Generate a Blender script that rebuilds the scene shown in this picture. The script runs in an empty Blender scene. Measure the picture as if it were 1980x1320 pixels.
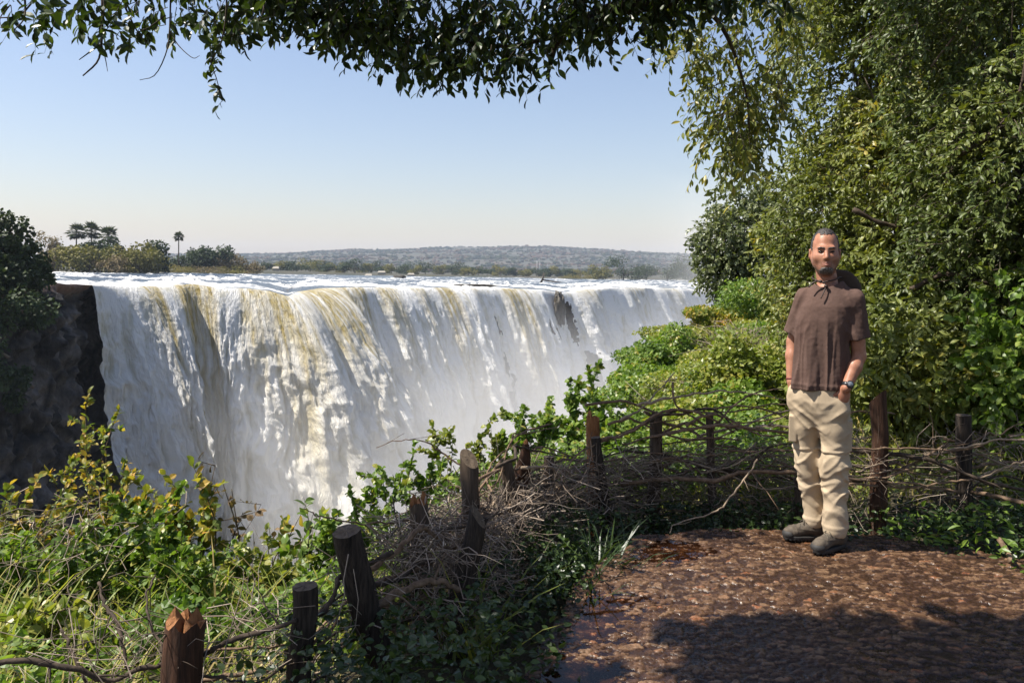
import bpy, math
import numpy as np
from mathutils import Vector, Matrix
sc = bpy.context.scene
R = math.radians
COL = sc.collection

# ---------------------------------------------------------------- camera, sky, sun, exposure
FPX = 1540.0                      # focal length in photo pixels (photo 1980 x 1320)
CAM_Z = 1.56
cd = bpy.data.cameras.new('camera'); cam = bpy.data.objects.new('camera', cd); COL.objects.link(cam)
cd.sensor_width = 36; cd.lens = 36 * FPX / 1980; cd.clip_start = 0.05; cd.clip_end = 20000
cam.location = (0, 0, CAM_Z)
ROLL = 0.5
cam.rotation_euler = (Matrix.Rotation(R(90), 4, 'X') @ Matrix.Rotation(R(ROLL), 4, 'Z')).to_euler(); cd.shift_y = -139 / 1980
sc.camera = cam
CM = np.array(cam.rotation_euler.to_matrix())
SUN_EL, SUN_H = 57.0, (-1.0, -0.06)
w = bpy.data.worlds.new('World'); sc.world = w; w.use_nodes = True
nt = w.node_tree; bg = nt.nodes['Background']
sky = nt.nodes.new('ShaderNodeTexSky'); sky.sky_type = 'NISHITA'; sky.sun_disc = False
sky.sun_elevation = R(SUN_EL); sky.sun_rotation = math.atan2(SUN_H[0], SUN_H[1])
sky.altitude = 900; sky.air_density = 1.5; sky.dust_density = 2.0; sky.ozone_density = 4.0
wb = nt.nodes.new('ShaderNodeMix'); wb.data_type = 'RGBA'; wb.blend_type = 'MULTIPLY'; wb.inputs[0].default_value = 1; wb.inputs[7].default_value = (1.06, .93, .94, 1)
nt.links.new(sky.outputs[0], wb.inputs[6]); nt.links.new(wb.outputs[2], bg.inputs[0]); bg.inputs[1].default_value = 0.09
sd = bpy.data.lights.new('sun', 'SUN'); sun = bpy.data.objects.new('sun', sd); COL.objects.link(sun)
sd.energy = 5.0; sd.angle = R(0.53); sd.color = (1.0, 0.945, 0.86)
_h = Vector((SUN_H[0], SUN_H[1], 0)).normalized()
SUNV = Vector((_h.x * math.cos(R(SUN_EL)), _h.y * math.cos(R(SUN_EL)), math.sin(R(SUN_EL))))
sun.rotation_euler = SUNV.to_track_quat('Z', 'Y').to_euler(); sun.location = SUNV * 50
sc.view_settings.view_transform = 'Standard'; sc.view_settings.look = 'None'
sc.view_settings.exposure = 0.85; sc.view_settings.gamma = 1.0
sc.render.engine = 'CYCLES'
cy = sc.cycles
cy.max_bounces = 8; cy.diffuse_bounces = 5; cy.glossy_bounces = 3; cy.transmission_bounces = 4
cy.volume_bounces = 2; cy.transparent_max_bounces = 8; cy.use_denoising = True
cy.caustics_reflective = False; cy.caustics_refractive = False; cy.sample_clamp_indirect = 6

# ---------------------------------------------------------------- helpers
rng = np.random.default_rng(11)

def P(px, py, d):
    """World point seen at photo pixel (px, py) at the distance d straight ahead (world y)."""
    px = np.asarray(px, float); py = np.asarray(py, float)
    v = np.stack([(px - 990) / FPX, -(py - 521) / FPX, -np.ones_like(px)], -1) @ CM.T
    v = v / v[..., 1:2] * np.asarray(d, float)[..., None]
    v[..., 2] += CAM_Z
    return v

_pr = np.random.default_rng(5)
_perm = _pr.permutation(512).astype(np.int64)
_grad = _pr.normal(size=(512, 3)); _grad /= np.linalg.norm(_grad, axis=1)[:, None]

def perlin(p):
    p = np.asarray(p, float); sh = p.shape[:-1]; p = p.reshape(-1, 3)
    i = np.floor(p).astype(np.int64); f = p - i
    u = f * f * f * (f * (f * 6 - 15) + 10)
    out = np.zeros(len(p))
    for c in range(8):
        o = np.array([c & 1, c >> 1 & 1, c >> 2 & 1])
        j = i + o
        h = _perm[(_perm[(_perm[j[:, 0] & 511] + j[:, 1]) & 511] + j[:, 2]) & 511]
        wt = np.prod(np.where(o, u, 1 - u), axis=1)
        out += wt * np.einsum('ij,ij->i', _grad[h], f - o)
    return (out * 1.5).reshape(sh)

def fbm(p, octv=4, gain=.5, lac=2.03):
    p = np.asarray(p, float); a = 1.0; s = 0
    for k in range(octv):
        s = s + a * perlin(p + 17.3 * k); p = p * lac; a *= gain
    return s

def V3(*a):
    a = np.broadcast_arrays(*[np.asarray(x, float) for x in a])
    return np.stack(a, -1)

def smooth(a, b, x):
    t = np.clip((x - a) / (b - a), 0, 1); return t * t * (3 - 2 * t)

def unit(v):
    return v / np.maximum(np.linalg.norm(v, axis=-1, keepdims=True), 1e-9)

def mesh(name, v, f, mat=None, parent=None, shade=True, attrs=None):
    """v (n,3); f an (m,k) array or a list of such arrays; links ONE mesh object."""
    fs = [np.asarray(x) for x in (f if isinstance(f, list) else [f]) if len(x)]
    me = bpy.data.meshes.new(name)
    v = np.asarray(v, np.float32)
    me.vertices.add(len(v)); me.vertices.foreach_set('co', v.ravel())
    n = sum(len(x) for x in fs); tot = sum(x.size for x in fs)
    me.loops.add(tot); me.polygons.add(n)
    me.loops.foreach_set('vertex_index', np.concatenate([x.ravel() for x in fs]).astype(np.int32))
    ls = np.concatenate([np.full(len(x), x.shape[1]) for x in fs])
    st = np.concatenate([[0], np.cumsum(ls)[:-1]])
    me.polygons.foreach_set('loop_start', st.astype(np.int32))
    me.polygons.foreach_set('use_smooth', np.full(n, bool(shade)))
    for k, a in (attrs or {}).items():
        at = me.attributes.new(k, 'FLOAT', 'POINT'); at.data.foreach_set('value', np.asarray(a, np.float32).ravel())
    me.update(calc_edges=True); me.validate()
    o = bpy.data.objects.new(name, me); COL.objects.link(o)
    if mat is not None: me.materials.append(mat)
    if parent is not None: o.parent = parent
    return o

def tag(o, label=None, cat=None, group=None, kind=None):
    if label: o['label'] = label
    if cat: o['category'] = cat
    if group: o['group'] = group
    if kind: o['kind'] = kind
    return o

def thing(name, label, cat, loc=(0, 0, 0), group=None):
    o = bpy.data.objects.new(name, None); COL.objects.link(o); o.location = tuple(float(x) for x in loc)
    o.empty_display_size = .1
    return tag(o, label, cat, group)

def grid_faces(nu, nv, keep=None):
    i = np.arange(nu - 1)[:, None] * nv + np.arange(nv - 1)[None, :]
    f = np.stack([i, i + 1, i + nv + 1, i + nv], -1).reshape(-1, 4)
    return f if keep is None else f[keep.ravel()]

class MB:
    """Collects vertices and faces of several shapes for one mesh."""
    def __init__(s): s.v = []; s.f = {}; s.n = 0; s.a = []
    def add(s, v, fs, rnd=0.0):
        v = np.asarray(v, float)
        for f in (fs if isinstance(fs, list) else [fs]):
            f = np.asarray(f)
            if len(f): s.f.setdefault(f.shape[1], []).append(f + s.n)
        s.v.append(v); s.a.append(np.full(len(v), rnd) if np.isscalar(rnd) else rnd); s.n += len(v)
    def build(s, name, mat, parent=None, shade=True, loc=None):
        v = np.concatenate(s.v)
        if loc is not None: v = v - np.asarray(loc)
        return mesh(name, v, [np.concatenate(x) for x in s.f.values()], mat, parent, shade, {'rnd': np.concatenate(s.a)})

def tube(pts, rad, sides=6, cap=True, rough=0.0):
    pts = np.asarray(pts, float); n = len(pts); rad = np.broadcast_to(np.asarray(rad, float), (n,))
    t = unit(np.gradient(pts, axis=0))
    ref = np.array([0.31, 0.17, 0.93]) if abs(t[0] @ np.array([0.31, 0.17, 0.93])) < .9 else np.array([1., 0, 0])
    a = unit(np.cross(t, ref)); b = np.cross(t, a)
    th = np.linspace(0, 2 * np.pi, sides, endpoint=False)
    r = rad[:, None] * np.ones(sides)
    if rough: r = r * (1 + rough * rng.normal(size=r.shape))
    v = pts[:, None] + r[..., None] * (np.cos(th)[None, :, None] * a[:, None] + np.sin(th)[None, :, None] * b[:, None])
    v = v.reshape(-1, 3)
    i = np.arange(n - 1)[:, None] * sides; j = np.arange(sides)[None]; k = (j + 1) % sides
    q = np.stack([i + j, i + k, i + sides + k, i + sides + j], -1).reshape(-1, 4)
    if not cap: return v, q
    m = len(v); v = np.concatenate([v, pts[:1], pts[-1:]])
    j = np.arange(sides); k = (j + 1) % sides; e = (n - 1) * sides
    tr = np.concatenate([np.stack([k, j, np.full(sides, m)], -1), np.stack([e + j, e + k, np.full(sides, m + 1)], -1)])
    return v, [q, tr]

def spline(pts, n):
    """Catmull-Rom through pts, n samples."""
    p = np.asarray(pts, float); p = np.concatenate([2 * p[:1] - p[1:2], p, 2 * p[-1:] - p[-2:-1]])
    s = np.linspace(0, len(p) - 3 - 1e-6, n); i = s.astype(int); t = (s - i)[:, None]
    a, b, c, d = p[i], p[i + 1], p[i + 2], p[i + 3]
    return .5 * (2 * b + (c - a) * t + (2 * a - 5 * b + 4 * c - d) * t ** 2 + (3 * b - a - 3 * c + d) * t ** 3)

LEAF4 = (np.array([(0, 0, 0), (.26, .45, .07), (0, 1, -.06), (-.26, .45, .07)]), [np.array([(0, 1, 2), (0, 2, 3)])])
LEAF8 = (np.array([(0, 0, 0), (.17, .22, .05), (.24, .5, .07), (.15, .78, .03), (0, 1, -.1), (-.15, .78, .03), (-.24, .5, .07), (-.17, .22, .05), (0, .25, 0), (0, .55, .0)]),
         [np.array([(0, 1, 8), (0, 8, 7), (3, 4, 9), (4, 5, 9), (2, 3, 9), (5, 6, 9)]), np.array([(1, 2, 9, 8), (8, 9, 6, 7)])])
BLADE = (np.array([(-.5, 0, 0), (.5, 0, 0), (.42, .45, .04), (-.42, .45, .04), (.25, .8, .16), (-.25, .8, .16), (0, 1, .32)]),
         [np.array([(0, 1, 2, 3), (3, 2, 4, 5)]), np.array([(5, 4, 6)])])

def leaves(mb, pos, d, nrm, size, tmpl=LEAF4, width=1.0, rnd=None):
    pos = np.asarray(pos, float); n = len(pos); y = unit(np.asarray(d, float))
    z = np.asarray(nrm, float); z = unit(z - (z * y).sum(1, keepdims=True) * y); x = np.cross(y, z)
    tv, tf = tmpl; size = np.broadcast_to(np.asarray(size, float), (n,)); width = np.broadcast_to(np.asarray(width, float), (n,))
    v = pos[:, None] + size[:, None, None] * (tv[None, :, 0, None] * width[:, None, None] * x[:, None] + tv[None, :, 1, None] * y[:, None] + tv[None, :, 2, None] * z[:, None])
    m = len(tv); off = (np.arange(n) * m)[:, None, None]
    if rnd is None: rnd = rng.random(n)
    mb.add(v.reshape(-1, 3), [(f[None] + off).reshape(-1, f.shape[1]) for f in tf], np.repeat(rnd, m))

def rdir(n, r=None):
    return unit((r or rng).normal(size=(n, 3)))

def pl_dist(xy, line):
    """Distance to an open polyline, signed: positive to the right of its direction."""
    xy = np.asarray(xy, float); best = np.full(xy.shape[:-1], 1e9); sg = np.zeros_like(best)
    line = np.asarray(line, float)
    for a, b in zip(line[:-1], line[1:]):
        ab = b - a; ap = xy - a
        t = np.clip((ap @ ab) / (ab @ ab), 0, 1)
        dd = np.linalg.norm(ap - t[..., None] * ab, axis=-1)
        s = ab[1] * ap[..., 0] - ab[0] * ap[..., 1]
        m = dd < best - 1e-9
        best = np.where(m, dd, best); sg = np.where(m, np.sign(s), sg)
    return best * sg

# ---------------------------------------------------------------- materials
class NT:
    def __init__(s, name):
        s.m = bpy.data.materials.new(name); s.m.use_nodes = True; s.t = s.m.node_tree
        s.b = s.t.nodes['Principled BSDF']; s.o = s.t.nodes['Material Output']
    def n(s, typ, **kw):
        x = s.t.nodes.new('ShaderNode' + typ)
        for k, v in kw.items(): setattr(x, k, v)
        return x
    def l(s, a, b): s.t.links.new(a, b)
    def setv(s, sock, v):
        if hasattr(v, 'is_linked'): s.l(v, sock)
        elif isinstance(v, (tuple, list)) and len(v) == 3 and sock.type == 'RGBA': sock.default_value = (*v, 1)
        else: sock.default_value = v
    def attr(s, name): return s.n('Attribute', attribute_name=name).outputs['Fac']
    def coord(s, kind='Object'): return s.n('TexCoord').outputs[kind]
    def mapping(s, co, scale=(1, 1, 1)):
        x = s.n('Mapping'); s.l(co, x.inputs[0]); x.inputs['Scale'].default_value = scale; return x.outputs[0]
    def noise(s, co, scale, detail=4, rough=.55, dist=0.0):
        x = s.n('TexNoise'); s.l(co, x.inputs['Vector']); x.inputs['Scale'].default_value = scale
        x.inputs['Detail'].default_value = detail; x.inputs['Roughness'].default_value = rough; x.inputs['Distortion'].default_value = dist
        return x.outputs['Fac']
    def voro(s, co, scale, feature='F1'):
        x = s.n('TexVoronoi', feature=feature); s.l(co, x.inputs['Vector']); x.inputs['Scale'].default_value = scale; return x
    def ramp(s, fac, stops):
        x = s.n('ValToRGB'); s.l(fac, x.inputs[0]); e = x.color_ramp.elements
        while len(e) < len(stops): e.new(.5)
        for q, (p, c) in zip(e, stops):
            q.position = p; q.color = (*(c if isinstance(c, (tuple, list)) else (c, c, c)), 1)
        return x.outputs[0]
    def math(s, op, a, b=0.0, clamp=False):
        x = s.n('Math', operation=op, use_clamp=clamp); s.setv(x.inputs[0], a); s.setv(x.inputs[1], b); return x.outputs[0]
    def mix(s, fac, a, b, blend='MIX'):
        x = s.n('Mix', data_type='RGBA', blend_type=blend); s.setv(x.inputs[0], fac); s.setv(x.inputs[6], a); s.setv(x.inputs[7], b); return x.outputs[2]
    def bump(s, h, strength=.5, dist=.02, nrm=None):
        x = s.n('Bump'); s.l(h, x.inputs['Height']); x.inputs['Strength'].default_value = strength; x.inputs['Distance'].default_value = dist
        if nrm is not None: s.l(nrm, x.inputs['Normal'])
        s.l(x.outputs[0], s.b.inputs['Normal']); return x.outputs[0]
    def set(s, **kw):
        for k, v in kw.items(): s.setv(s.b.inputs[k.replace('_', ' ')], v)
        return s
    def translucent(s, col, fac):
        t = s.n('BsdfTranslucent'); s.setv(t.inputs[0], col); mx = s.n('MixShader'); s.setv(mx.inputs[0], fac)
        s.l(s.b.outputs[0], mx.inputs[1]); s.l(t.outputs[0], mx.inputs[2]); s.l(mx.outputs[0], s.o.inputs[0])

def leaf_mat(name, stops, trans=.3, rough=.42, spec=.35, tcol=(1.2, 1.35, .5)):
    m = NT(name); c = m.ramp(m.attr('rnd'), stops)
    nz = m.noise(m.coord(), 9, 3); c = m.mix(.35, c, m.mix(1, c, m.ramp(nz, [(.3, .45), (.7, 1.6)]), 'MULTIPLY'))
    m.set(Base_Color=c, Roughness=rough, Specular_IOR_Level=spec)
    m.translucent(m.mix(1, c, tcol, 'MULTIPLY'), trans)
    return m.m

def bark_mat(name, c1, c2, scale=(30, 30, 5), bump=.8, dist=.01):
    m = NT(name); co = m.mapping(m.coord(), scale); n = m.noise(co, 1, 6, .65)
    m.set(Base_Color=m.ramp(n, [(.3, c1), (.7, c2)]), Roughness=.85, Specular_IOR_Level=.25)
    m.bump(n, bump, dist); return m.m
# ---------------------------------------------------------------- near terrain
EDGE = np.array([(-60, 3.5), (-14, 4.9), (-6, 5.6), (-3, 5.8), (-1.8, 5.5), (-.9, 5.6), (-.2, 6.4), (.5, 7.8), (1.0, 9.5), (1.7, 12.5), (2.5, 16), (3.5, 21), (6.2, 27), (11, 34), (20, 45), (40, 60), (110, 90)], float)
FENCE = np.array([(-2.6, 2.35), (-1.12, 2.7), (-.75, 2.85), (-.58, 3.2), (-.22, 3.5), (-.02, 4.35), (.3, 4.95), (.58, 5.2), (.96, 5.3), (1.33, 5.3), (1.85, 5.15), (2.25, 4.95), (2.83, 5.0), (4.2, 5.3), (7, 6)], float)
PATH = np.array([(-.9, -2), (-.15, 1.2), (.04, 2.4), (.16, 3.0), (.36, 3.75), (.55, 4.2), (.82, 4.58), (1.2, 4.72), (1.7, 4.73), (2.2, 4.62), (2.42, 4.45), (2.75, 4.22), (3.4, 3.95), (6, 3.6), (12, 3)], float)

def ground_z(x, y):
    xy = V3(x, y)[..., :2] if np.ndim(x) else np.array([x, y], float)
    m = pl_dist(xy, EDGE)                       # inland distance
    f = -pl_dist(xy, FENCE)                     # distance outside the fence
    x = xy[..., 0]; y = xy[..., 1]
    z = -.10 * np.clip(f, 0, 2) - .06 * np.clip(f - 2, 0, 30) * smooth(30, 3, f)
    z = z - .55 * np.exp(-np.clip(m, 0, None) / 1.3)
    z = z + .9 * smooth(2.5, 6, x) * smooth(6.0, 11, y)
    z = z + .10 * fbm(V3(x * .7, y * .7, 3.0), 3) * smooth(.1, 1.2, f)
    z = z - np.where(m < 0, np.minimum(-m * 2.2, 90), 0)
    return z

xs = np.unique(np.concatenate([np.linspace(-60, -8, 40), np.linspace(-8, 6, 180), np.linspace(6, 90, 60)]))
ys = np.unique(np.concatenate([np.linspace(-30, 0, 20), np.linspace(0, 12, 160), np.linspace(12, 110, 110)]))
gx, gy = np.meshgrid(xs, ys, indexing='ij')
inpath = pl_dist(V3(gx, gy)[..., :2], PATH)
gz = ground_z(gx, gy) - .05 * smooth(-.05, .15, inpath)
gm = NT('soil'); n1 = gm.noise(gm.coord(), 3, 6); n2 = gm.noise(gm.coord(), 40, 4)
gm.set(Base_Color=gm.ramp(gm.math('ADD', gm.math('MULTIPLY', n1, .6), gm.math('MULTIPLY', n2, .4)), [(.3, (.03, .022, .012)), (.55, (.06, .05, .022)), (.75, (.09, .085, .03))]), Roughness=.95)
gm.bump(n2, .6, .03)
tag(mesh('ground', V3(gx, gy, gz).reshape(-1, 3), grid_faces(len(xs), len(ys))[:, ::-1], gm.m), kind='structure')

# ---------------------------------------------------------------- river, falls and cliff
NU = 940
PXL = np.linspace(50, 1620, NU)
ctl = np.array([(40, 546, 90), (120, 549, 99), (178, 551, 104), (230, 552, 109), (300, 553, 113), (330, 551, 116), (375, 549, 119), (420, 556, 119), (470, 557, 122), (520, 562, 123), (556, 573, 124), (575, 564, 130), (620, 557, 136), (690, 555, 142),
                (760, 556, 150), (850, 556, 160), (930, 557, 170), (1000, 558, 178), (1050, 560, 186), (1082, 566, 190), (1120, 560, 198), (1180, 556, 210), (1240, 556, 226), (1290, 557, 244), (1340, 560, 262), (1400, 563, 290), (1500, 565, 340), (1620, 566, 400)], float)
def lip_at(px):
    y = np.interp(px, ctl[:, 0], ctl[:, 1]); d = np.interp(px, ctl[:, 0], ctl[:, 2])
    return P(px, y, d)
LIP = lip_at(PXL)
k = np.exp(-np.linspace(-2, 2, 11) ** 2); k /= k.sum()
LIP = np.stack([np.convolve(np.pad(LIP[:, i], 5, mode='edge'), k, 'valid') for i in range(3)], -1)
U = np.concatenate([[0], np.cumsum(np.linalg.norm(np.diff(LIP[:, :2], axis=0), axis=1))])
tan = unit(np.gradient(LIP, axis=0) * (1, 1, 0)); kk = np.ones(91) / 91
tan = unit(np.stack([np.convolve(np.pad(tan[:, i], 45, mode='edge'), kk, 'valid') for i in range(3)], -1))
NRM = np.stack([tan[:, 1], -tan[:, 0], 0 * tan[:, 0]], -1)      # out over the gorge
far = np.array([(-200, 525, 230), (60, 526.5, 262), (300, 527.5, 325), (500, 529.5, 390), (700, 532.5, 600), (900, 535.5, 700), (1100, 538.5, 740), (1300, 541.5, 720), (1500, 544, 640), (1900, 548, 640)], float)
def far_at(px): return P(px, np.interp(px, far[:, 0], far[:, 1]), np.interp(px, far[:, 0], far[:, 2]))
FAR = far_at(PXL)
NS = 200
s = (np.linspace(0, 1, NS) ** 2.0)[None, :]
rv = LIP[:, None] * (1 - s[..., None]) + FAR[:, None] * s[..., None]
sd_ = s * np.linalg.norm(FAR - LIP, axis=1)[:, None]             # metres upstream
ucoord = np.broadcast_to(U[:, None], sd_.shape)
foam = fbm(V3(rv[..., 0] * .045, rv[..., 1] * .05, 1.0), 5, .55)
ridge = 1 - np.abs(fbm(V3(rv[..., 0] * .05, rv[..., 1] * .06, 4.0), 4, .55)) * 1.7
lumps = fbm(V3(rv[..., 0] * .35, rv[..., 1] * .22, 8.0), 4, .6)
fm = smooth(.0, .40, foam * 1.0 + (ridge - .7) * .45 + .30 * smooth(85, 20, sd_) - .10 + .14 * smooth(700, 1000, PXL)[:, None] - .20 * smooth(90, 300, sd_))
amp = smooth(0, 3, sd_) * np.interp(sd_, [0, 30, 120, 400], [.3, .7, 1.1, 1.0])
rz = amp * (.20 * ridge + .30 * lumps * (.2 + fm) + .75 * fm * np.abs(lumps) * smooth(160, 40, sd_))
rv[..., 2] += np.where(s > .985, 0, rz)
rm = NT('river_water'); at = rm.attr('foam')
fn = rm.noise(rm.mapping(rm.coord(), (1, .6, 1)), .9, 6, .7)
ff = rm.math('MULTIPLY', at, rm.ramp(fn, [(.30, .25), (.55, 1.0)]), clamp=True)
rm.set(Base_Color=rm.mix(ff, (.028, .040, .056), (.78, .77, .72)), Roughness=rm.math('ADD', rm.math('MULTIPLY', ff, .5), .18))
rm.bump(rm.noise(rm.coord(), 1.3, 5, .65), .7, .5)
tag(mesh('river', rv.reshape(-1, 3), grid_faces(NU, NS)[:, ::-1], rm.m, attrs={'foam': fm.ravel()}), kind='structure')

# the falling sheet: ballistic arcs with strands and billows
NT_ = 430; TT = 82.0
t = TT * (np.linspace(0, 1, NT_) ** 1.55)[None, :]
v0 = 4.3 + 1.5 * fbm(V3(U * .05, 0, 2.2), 3) * 1.6 + 1.15 * np.sign(fbm(V3(U * .075, 0, 9.1), 2)) * smooth(.0, .2, np.abs(fbm(V3(U * .075, 0, 9.1), 2)))
v0 = 1.55 * np.clip(v0, 2.2, 7.5) * np.interp(PXL, [170, 240, 330, 540, 690, 800, 1000, 1200, 1620], [.10, .40, .76, 1.0, .84, .62, .52, .44, .44])
out = v0[:, None] * np.sqrt(2 * t / 9.8)
UU = np.broadcast_to(U[:, None], out.shape); T2 = np.broadcast_to(t, out.shape)
fall_time = np.sqrt(T2)
strand = fbm(V3(UU * .42, fall_time * .28, 5.0), 4, .6)
b1 = 1 - np.abs(perlin(V3(UU * .16, fall_time * .9, 3.3))) * 2
b2 = 1 - np.abs(perlin(V3(UU * .42 + .3 * b1, fall_time * .95, 7.7))) * 2
b3 = 1 - np.abs(fbm(V3(UU * .95 + .4 * b2, fall_time * 1.5, 1.7), 4, .60)) * 1.6
disp = strand * (.25 + .8 * smooth(0, 30, T2)) + b1 * .050 * T2 ** .9 + b2 * (.25 + .045 * T2) * smooth(2, 14, T2) + b3 * (.12 + .70 * smooth(3, 22, T2))
disp = disp * smooth(0, 5, T2)
fv = LIP[:, None] + NRM[:, None] * (out + disp)[..., None] - np.array([0, 0, 1.0]) * T2[..., None]
fv += tan[:, None] * (fbm(V3(UU * .3, fall_time * 1.6, 6.6), 3) * .05 * T2 ** .85)[..., None]
yel = np.zeros_like(out)
for c, wd, a, ln in [(282, 15, 1., 15), (365, 34, 1., 13), (345, 12, .8, 26), (405, 12, .6, 22), (478, 18, .85, 12), (528, 30, 1., 20), (600, 32, 1., 17), (655, 24, .95, 15), (690, 10, .7, 22), (738, 17, .8, 16), (800, 14, .5, 22), (850, 15, .95, 20), (910, 8, .4, 20), (985, 26, .85, 24), (1130, 22, .4, 14), (1225, 26, .35, 12), (1290, 20, .3, 16)]:
    yel += a * np.exp(-((PXL - c) / wd) ** 4)[:, None] * np.exp(-(T2 / ln) ** 1.5)
yel = np.clip(yel * (.55 + 1.1 * fbm(V3(UU * 1.5, fall_time * .5, 2.0), 3) + .35), 0, 1)
white = np.clip(.5 + .55 * strand + .42 * (b3 - .35) + .25 * (b2 - .3), 0, 1)  # raised strands lighter, hollows darker: relief shading put into the water colour
hole = np.zeros_like(out)
for c, wd, t0, t1, a in [(1083, 8, 2.0, 12, .9), (1050, 6, 7, 30, .62), (935, 6, 6, 30, .58), (1093, 6, 14, 30, .6), (912, 5, 3, 16, .42), (850, 6, 38, 52, .55), (1022, 5, 3, 14, .45)]:
    hole = np.maximum(hole, a * np.exp(-((PXL[:, None] - c - .35 * T2) / wd) ** 2) * smooth(t0 - 2, t0 + 2, T2) * smooth(t1 + 8, t1 - 8, T2))
hole = hole + .35 * fbm(V3(UU * .9, fall_time * 1.4, 12.0), 4, .6)
keep = ~(hole[:-1, :-1] > .5) & (PXL[:-1] > 177)[:, None]
fmz = NT('falling_water'); ay = fmz.attr('yel'); aw = fmz.attr('white')
uvw = fmz.n('CombineXYZ'); fmz.l(fmz.attr('fu'), uvw.inputs[0]); fmz.l(fmz.attr('ft'), uvw.inputs[1])
st1 = fmz.noise(fmz.mapping(uvw.outputs[0], (2.2, 1.3, 1)), 1, 6, .68)
st2 = fmz.noise(fmz.mapping(uvw.outputs[0], (6, 1.3, 1)), 1, 4, .6)
st3 = fmz.noise(fmz.mapping(uvw.outputs[0], (1.1, .32, 1)), 1, 4, .6)
thin = fmz.ramp(fmz.math('MULTIPLY', fmz.math('ADD', aw, .25), fmz.math('ADD', fmz.math('MULTIPLY', st3, .9), fmz.math('MULTIPLY', st2, .45))), [(.22, 0.0), (.56, 1.0)])  # thin-water tint also imitates shading between strands and billows
c0 = fmz.mix(thin, (.76, .72, .58), (.985, .965, .90))
yc = fmz.ramp(st2, [(.3, (.22, .14, .015)), (.55, (.48, .36, .08)), (.8, (.85, .78, .50))])
c1 = fmz.mix(fmz.math('MULTIPLY', ay, fmz.ramp(st1, [(.40, 1.0), (.75, .45)])), c0, yc)
fmz.set(Base_Color=c1, Roughness=.55, Specular_IOR_Level=.35)
fmz.bump(fmz.math('ADD', st1, fmz.math('MULTIPLY', st2, .6)), .8, 1.0)
fmz.translucent(c1, .14)
tag(mesh('waterfall', fv.reshape(-1, 3), grid_faces(NU, NT_, keep), fmz.m, attrs={'yel': yel, 'white': white, 'fu': UU, 'ft': fall_time * 2.0}), kind='structure')

# cliff: the bare dark wall beside the falls, running on behind the water
NC = 620
PXC = np.linspace(-420, 1620, NC)
cl = P(PXC, np.interp(PXC, [-420, 0, 120, 180], [545, 546, 550, 552]), np.interp(PXC, [-420, -200, 0, 120, 178], [70, 76, 86, 96, 102]))
back = PXC > 178
cl[back] = lip_at(PXC[back])
cu = np.concatenate([[0], np.cumsum(np.linalg.norm(np.diff(cl[:, :2], axis=0), axis=1))])
ct = unit(np.gradient(cl, axis=0) * (1, 1, 0)); ct = unit(np.stack([np.convolve(np.pad(ct[:, i], 20, mode='edge'), np.ones(41) / 41, 'valid') for i in range(3)], -1))
cn = np.stack([ct[:, 1], -ct[:, 0], 0 * ct[:, 0]], -1)
tz = np.concatenate([[-6, -2, -.6, 0], np.linspace(.4, 95, 210)])[None, :]
inset = np.where(back, smooth(178, 240, PXC) * 2.2 + .9, .0)[:, None]
cp = V3(cu[:, None] * .16, tz * .10, 0.5 + 0 * tz)
blk = np.floor(fbm(cp, 3) * 5) / 5 * 3.0 + fbm(cp * 4, 5, .65) * 1.3 - .04 * tz * 0
crk = np.abs(fbm(V3(cu[:, None] * .5, tz * .12, 9.0), 3))
dp = (blk - .9 * smooth(.08, 0, crk) - .8 * smooth(.06, 0, np.abs(fbm(V3(cu[:, None] * .16, tz * .28, 4.0), 3)))) * smooth(-.5, 2, tz) - inset - np.where(back[:, None], 1.6, 0)
dp = np.where(tz < 0, np.minimum(tz * 6, 0) - inset, dp)
cv = cl[:, None] + cn[:, None] * dp[..., None] - np.array([0, 0, 1.]) * np.clip(tz, 0, None)[..., None]
cv[..., 2] += np.where(tz < 0, np.where(back[:, None], -.9, .35 + .3 * fbm(V3(cu[:, None] * .3, tz, 1.), 2)), np.where(back[:, None], -.9, 0))
km = NT('wet_basalt'); co = km.coord(); kn = km.noise(km.mapping(co, (1, 1, .7)), .22, 9, .68); kn2 = km.noise(km.mapping(co, (1, 1, .12)), 1.2, 4)
kc = km.ramp(kn, [(.36, (.010, .009, .008)), (.47, (.05, .042, .036)), (.57, (.10, .087, .075)), (.72, (.21, .18, .155))])
tpz = km.n('SeparateXYZ'); km.l(co, tpz.inputs[0])
rim = km.ramp(km.math('ADD', km.math('MULTIPLY', tpz.outputs[2], .25), km.math('ADD', kn, .55)), [(.55, 0.0), (.8, 1.0)])
kv = km.voro(km.mix(.12, co, km.n('TexNoise').outputs['Color']), .22, 'DISTANCE_TO_EDGE'); km.l(km.mapping(co, (1, 1, .55)), kv.inputs['Vector'])
kc = km.mix(1, kc, km.ramp(kv.outputs['Distance'], [(.0, .08), (.10, 1.0)]), 'MULTIPLY')
kc = km.mix(km.math('MULTIPLY', rim, .75), kc, (.17, .085, .045))
km.set(Base_Color=kc, Roughness=.75); km.bump(km.math('ADD', kn, km.math('MULTIPLY', kn2, .5)), .9, .6)
tag(mesh('cliff', cv.reshape(-1, 3), grid_faces(NC, tz.shape[1]), km.m), kind='structure')
tag(mesh('gorge_floor', [(-400, -40, -86), (500, -40, -86), (500, 460, -86), (-400, 460, -86)], np.array([(0, 1, 2, 3)]), km.m), kind='structure')

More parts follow.
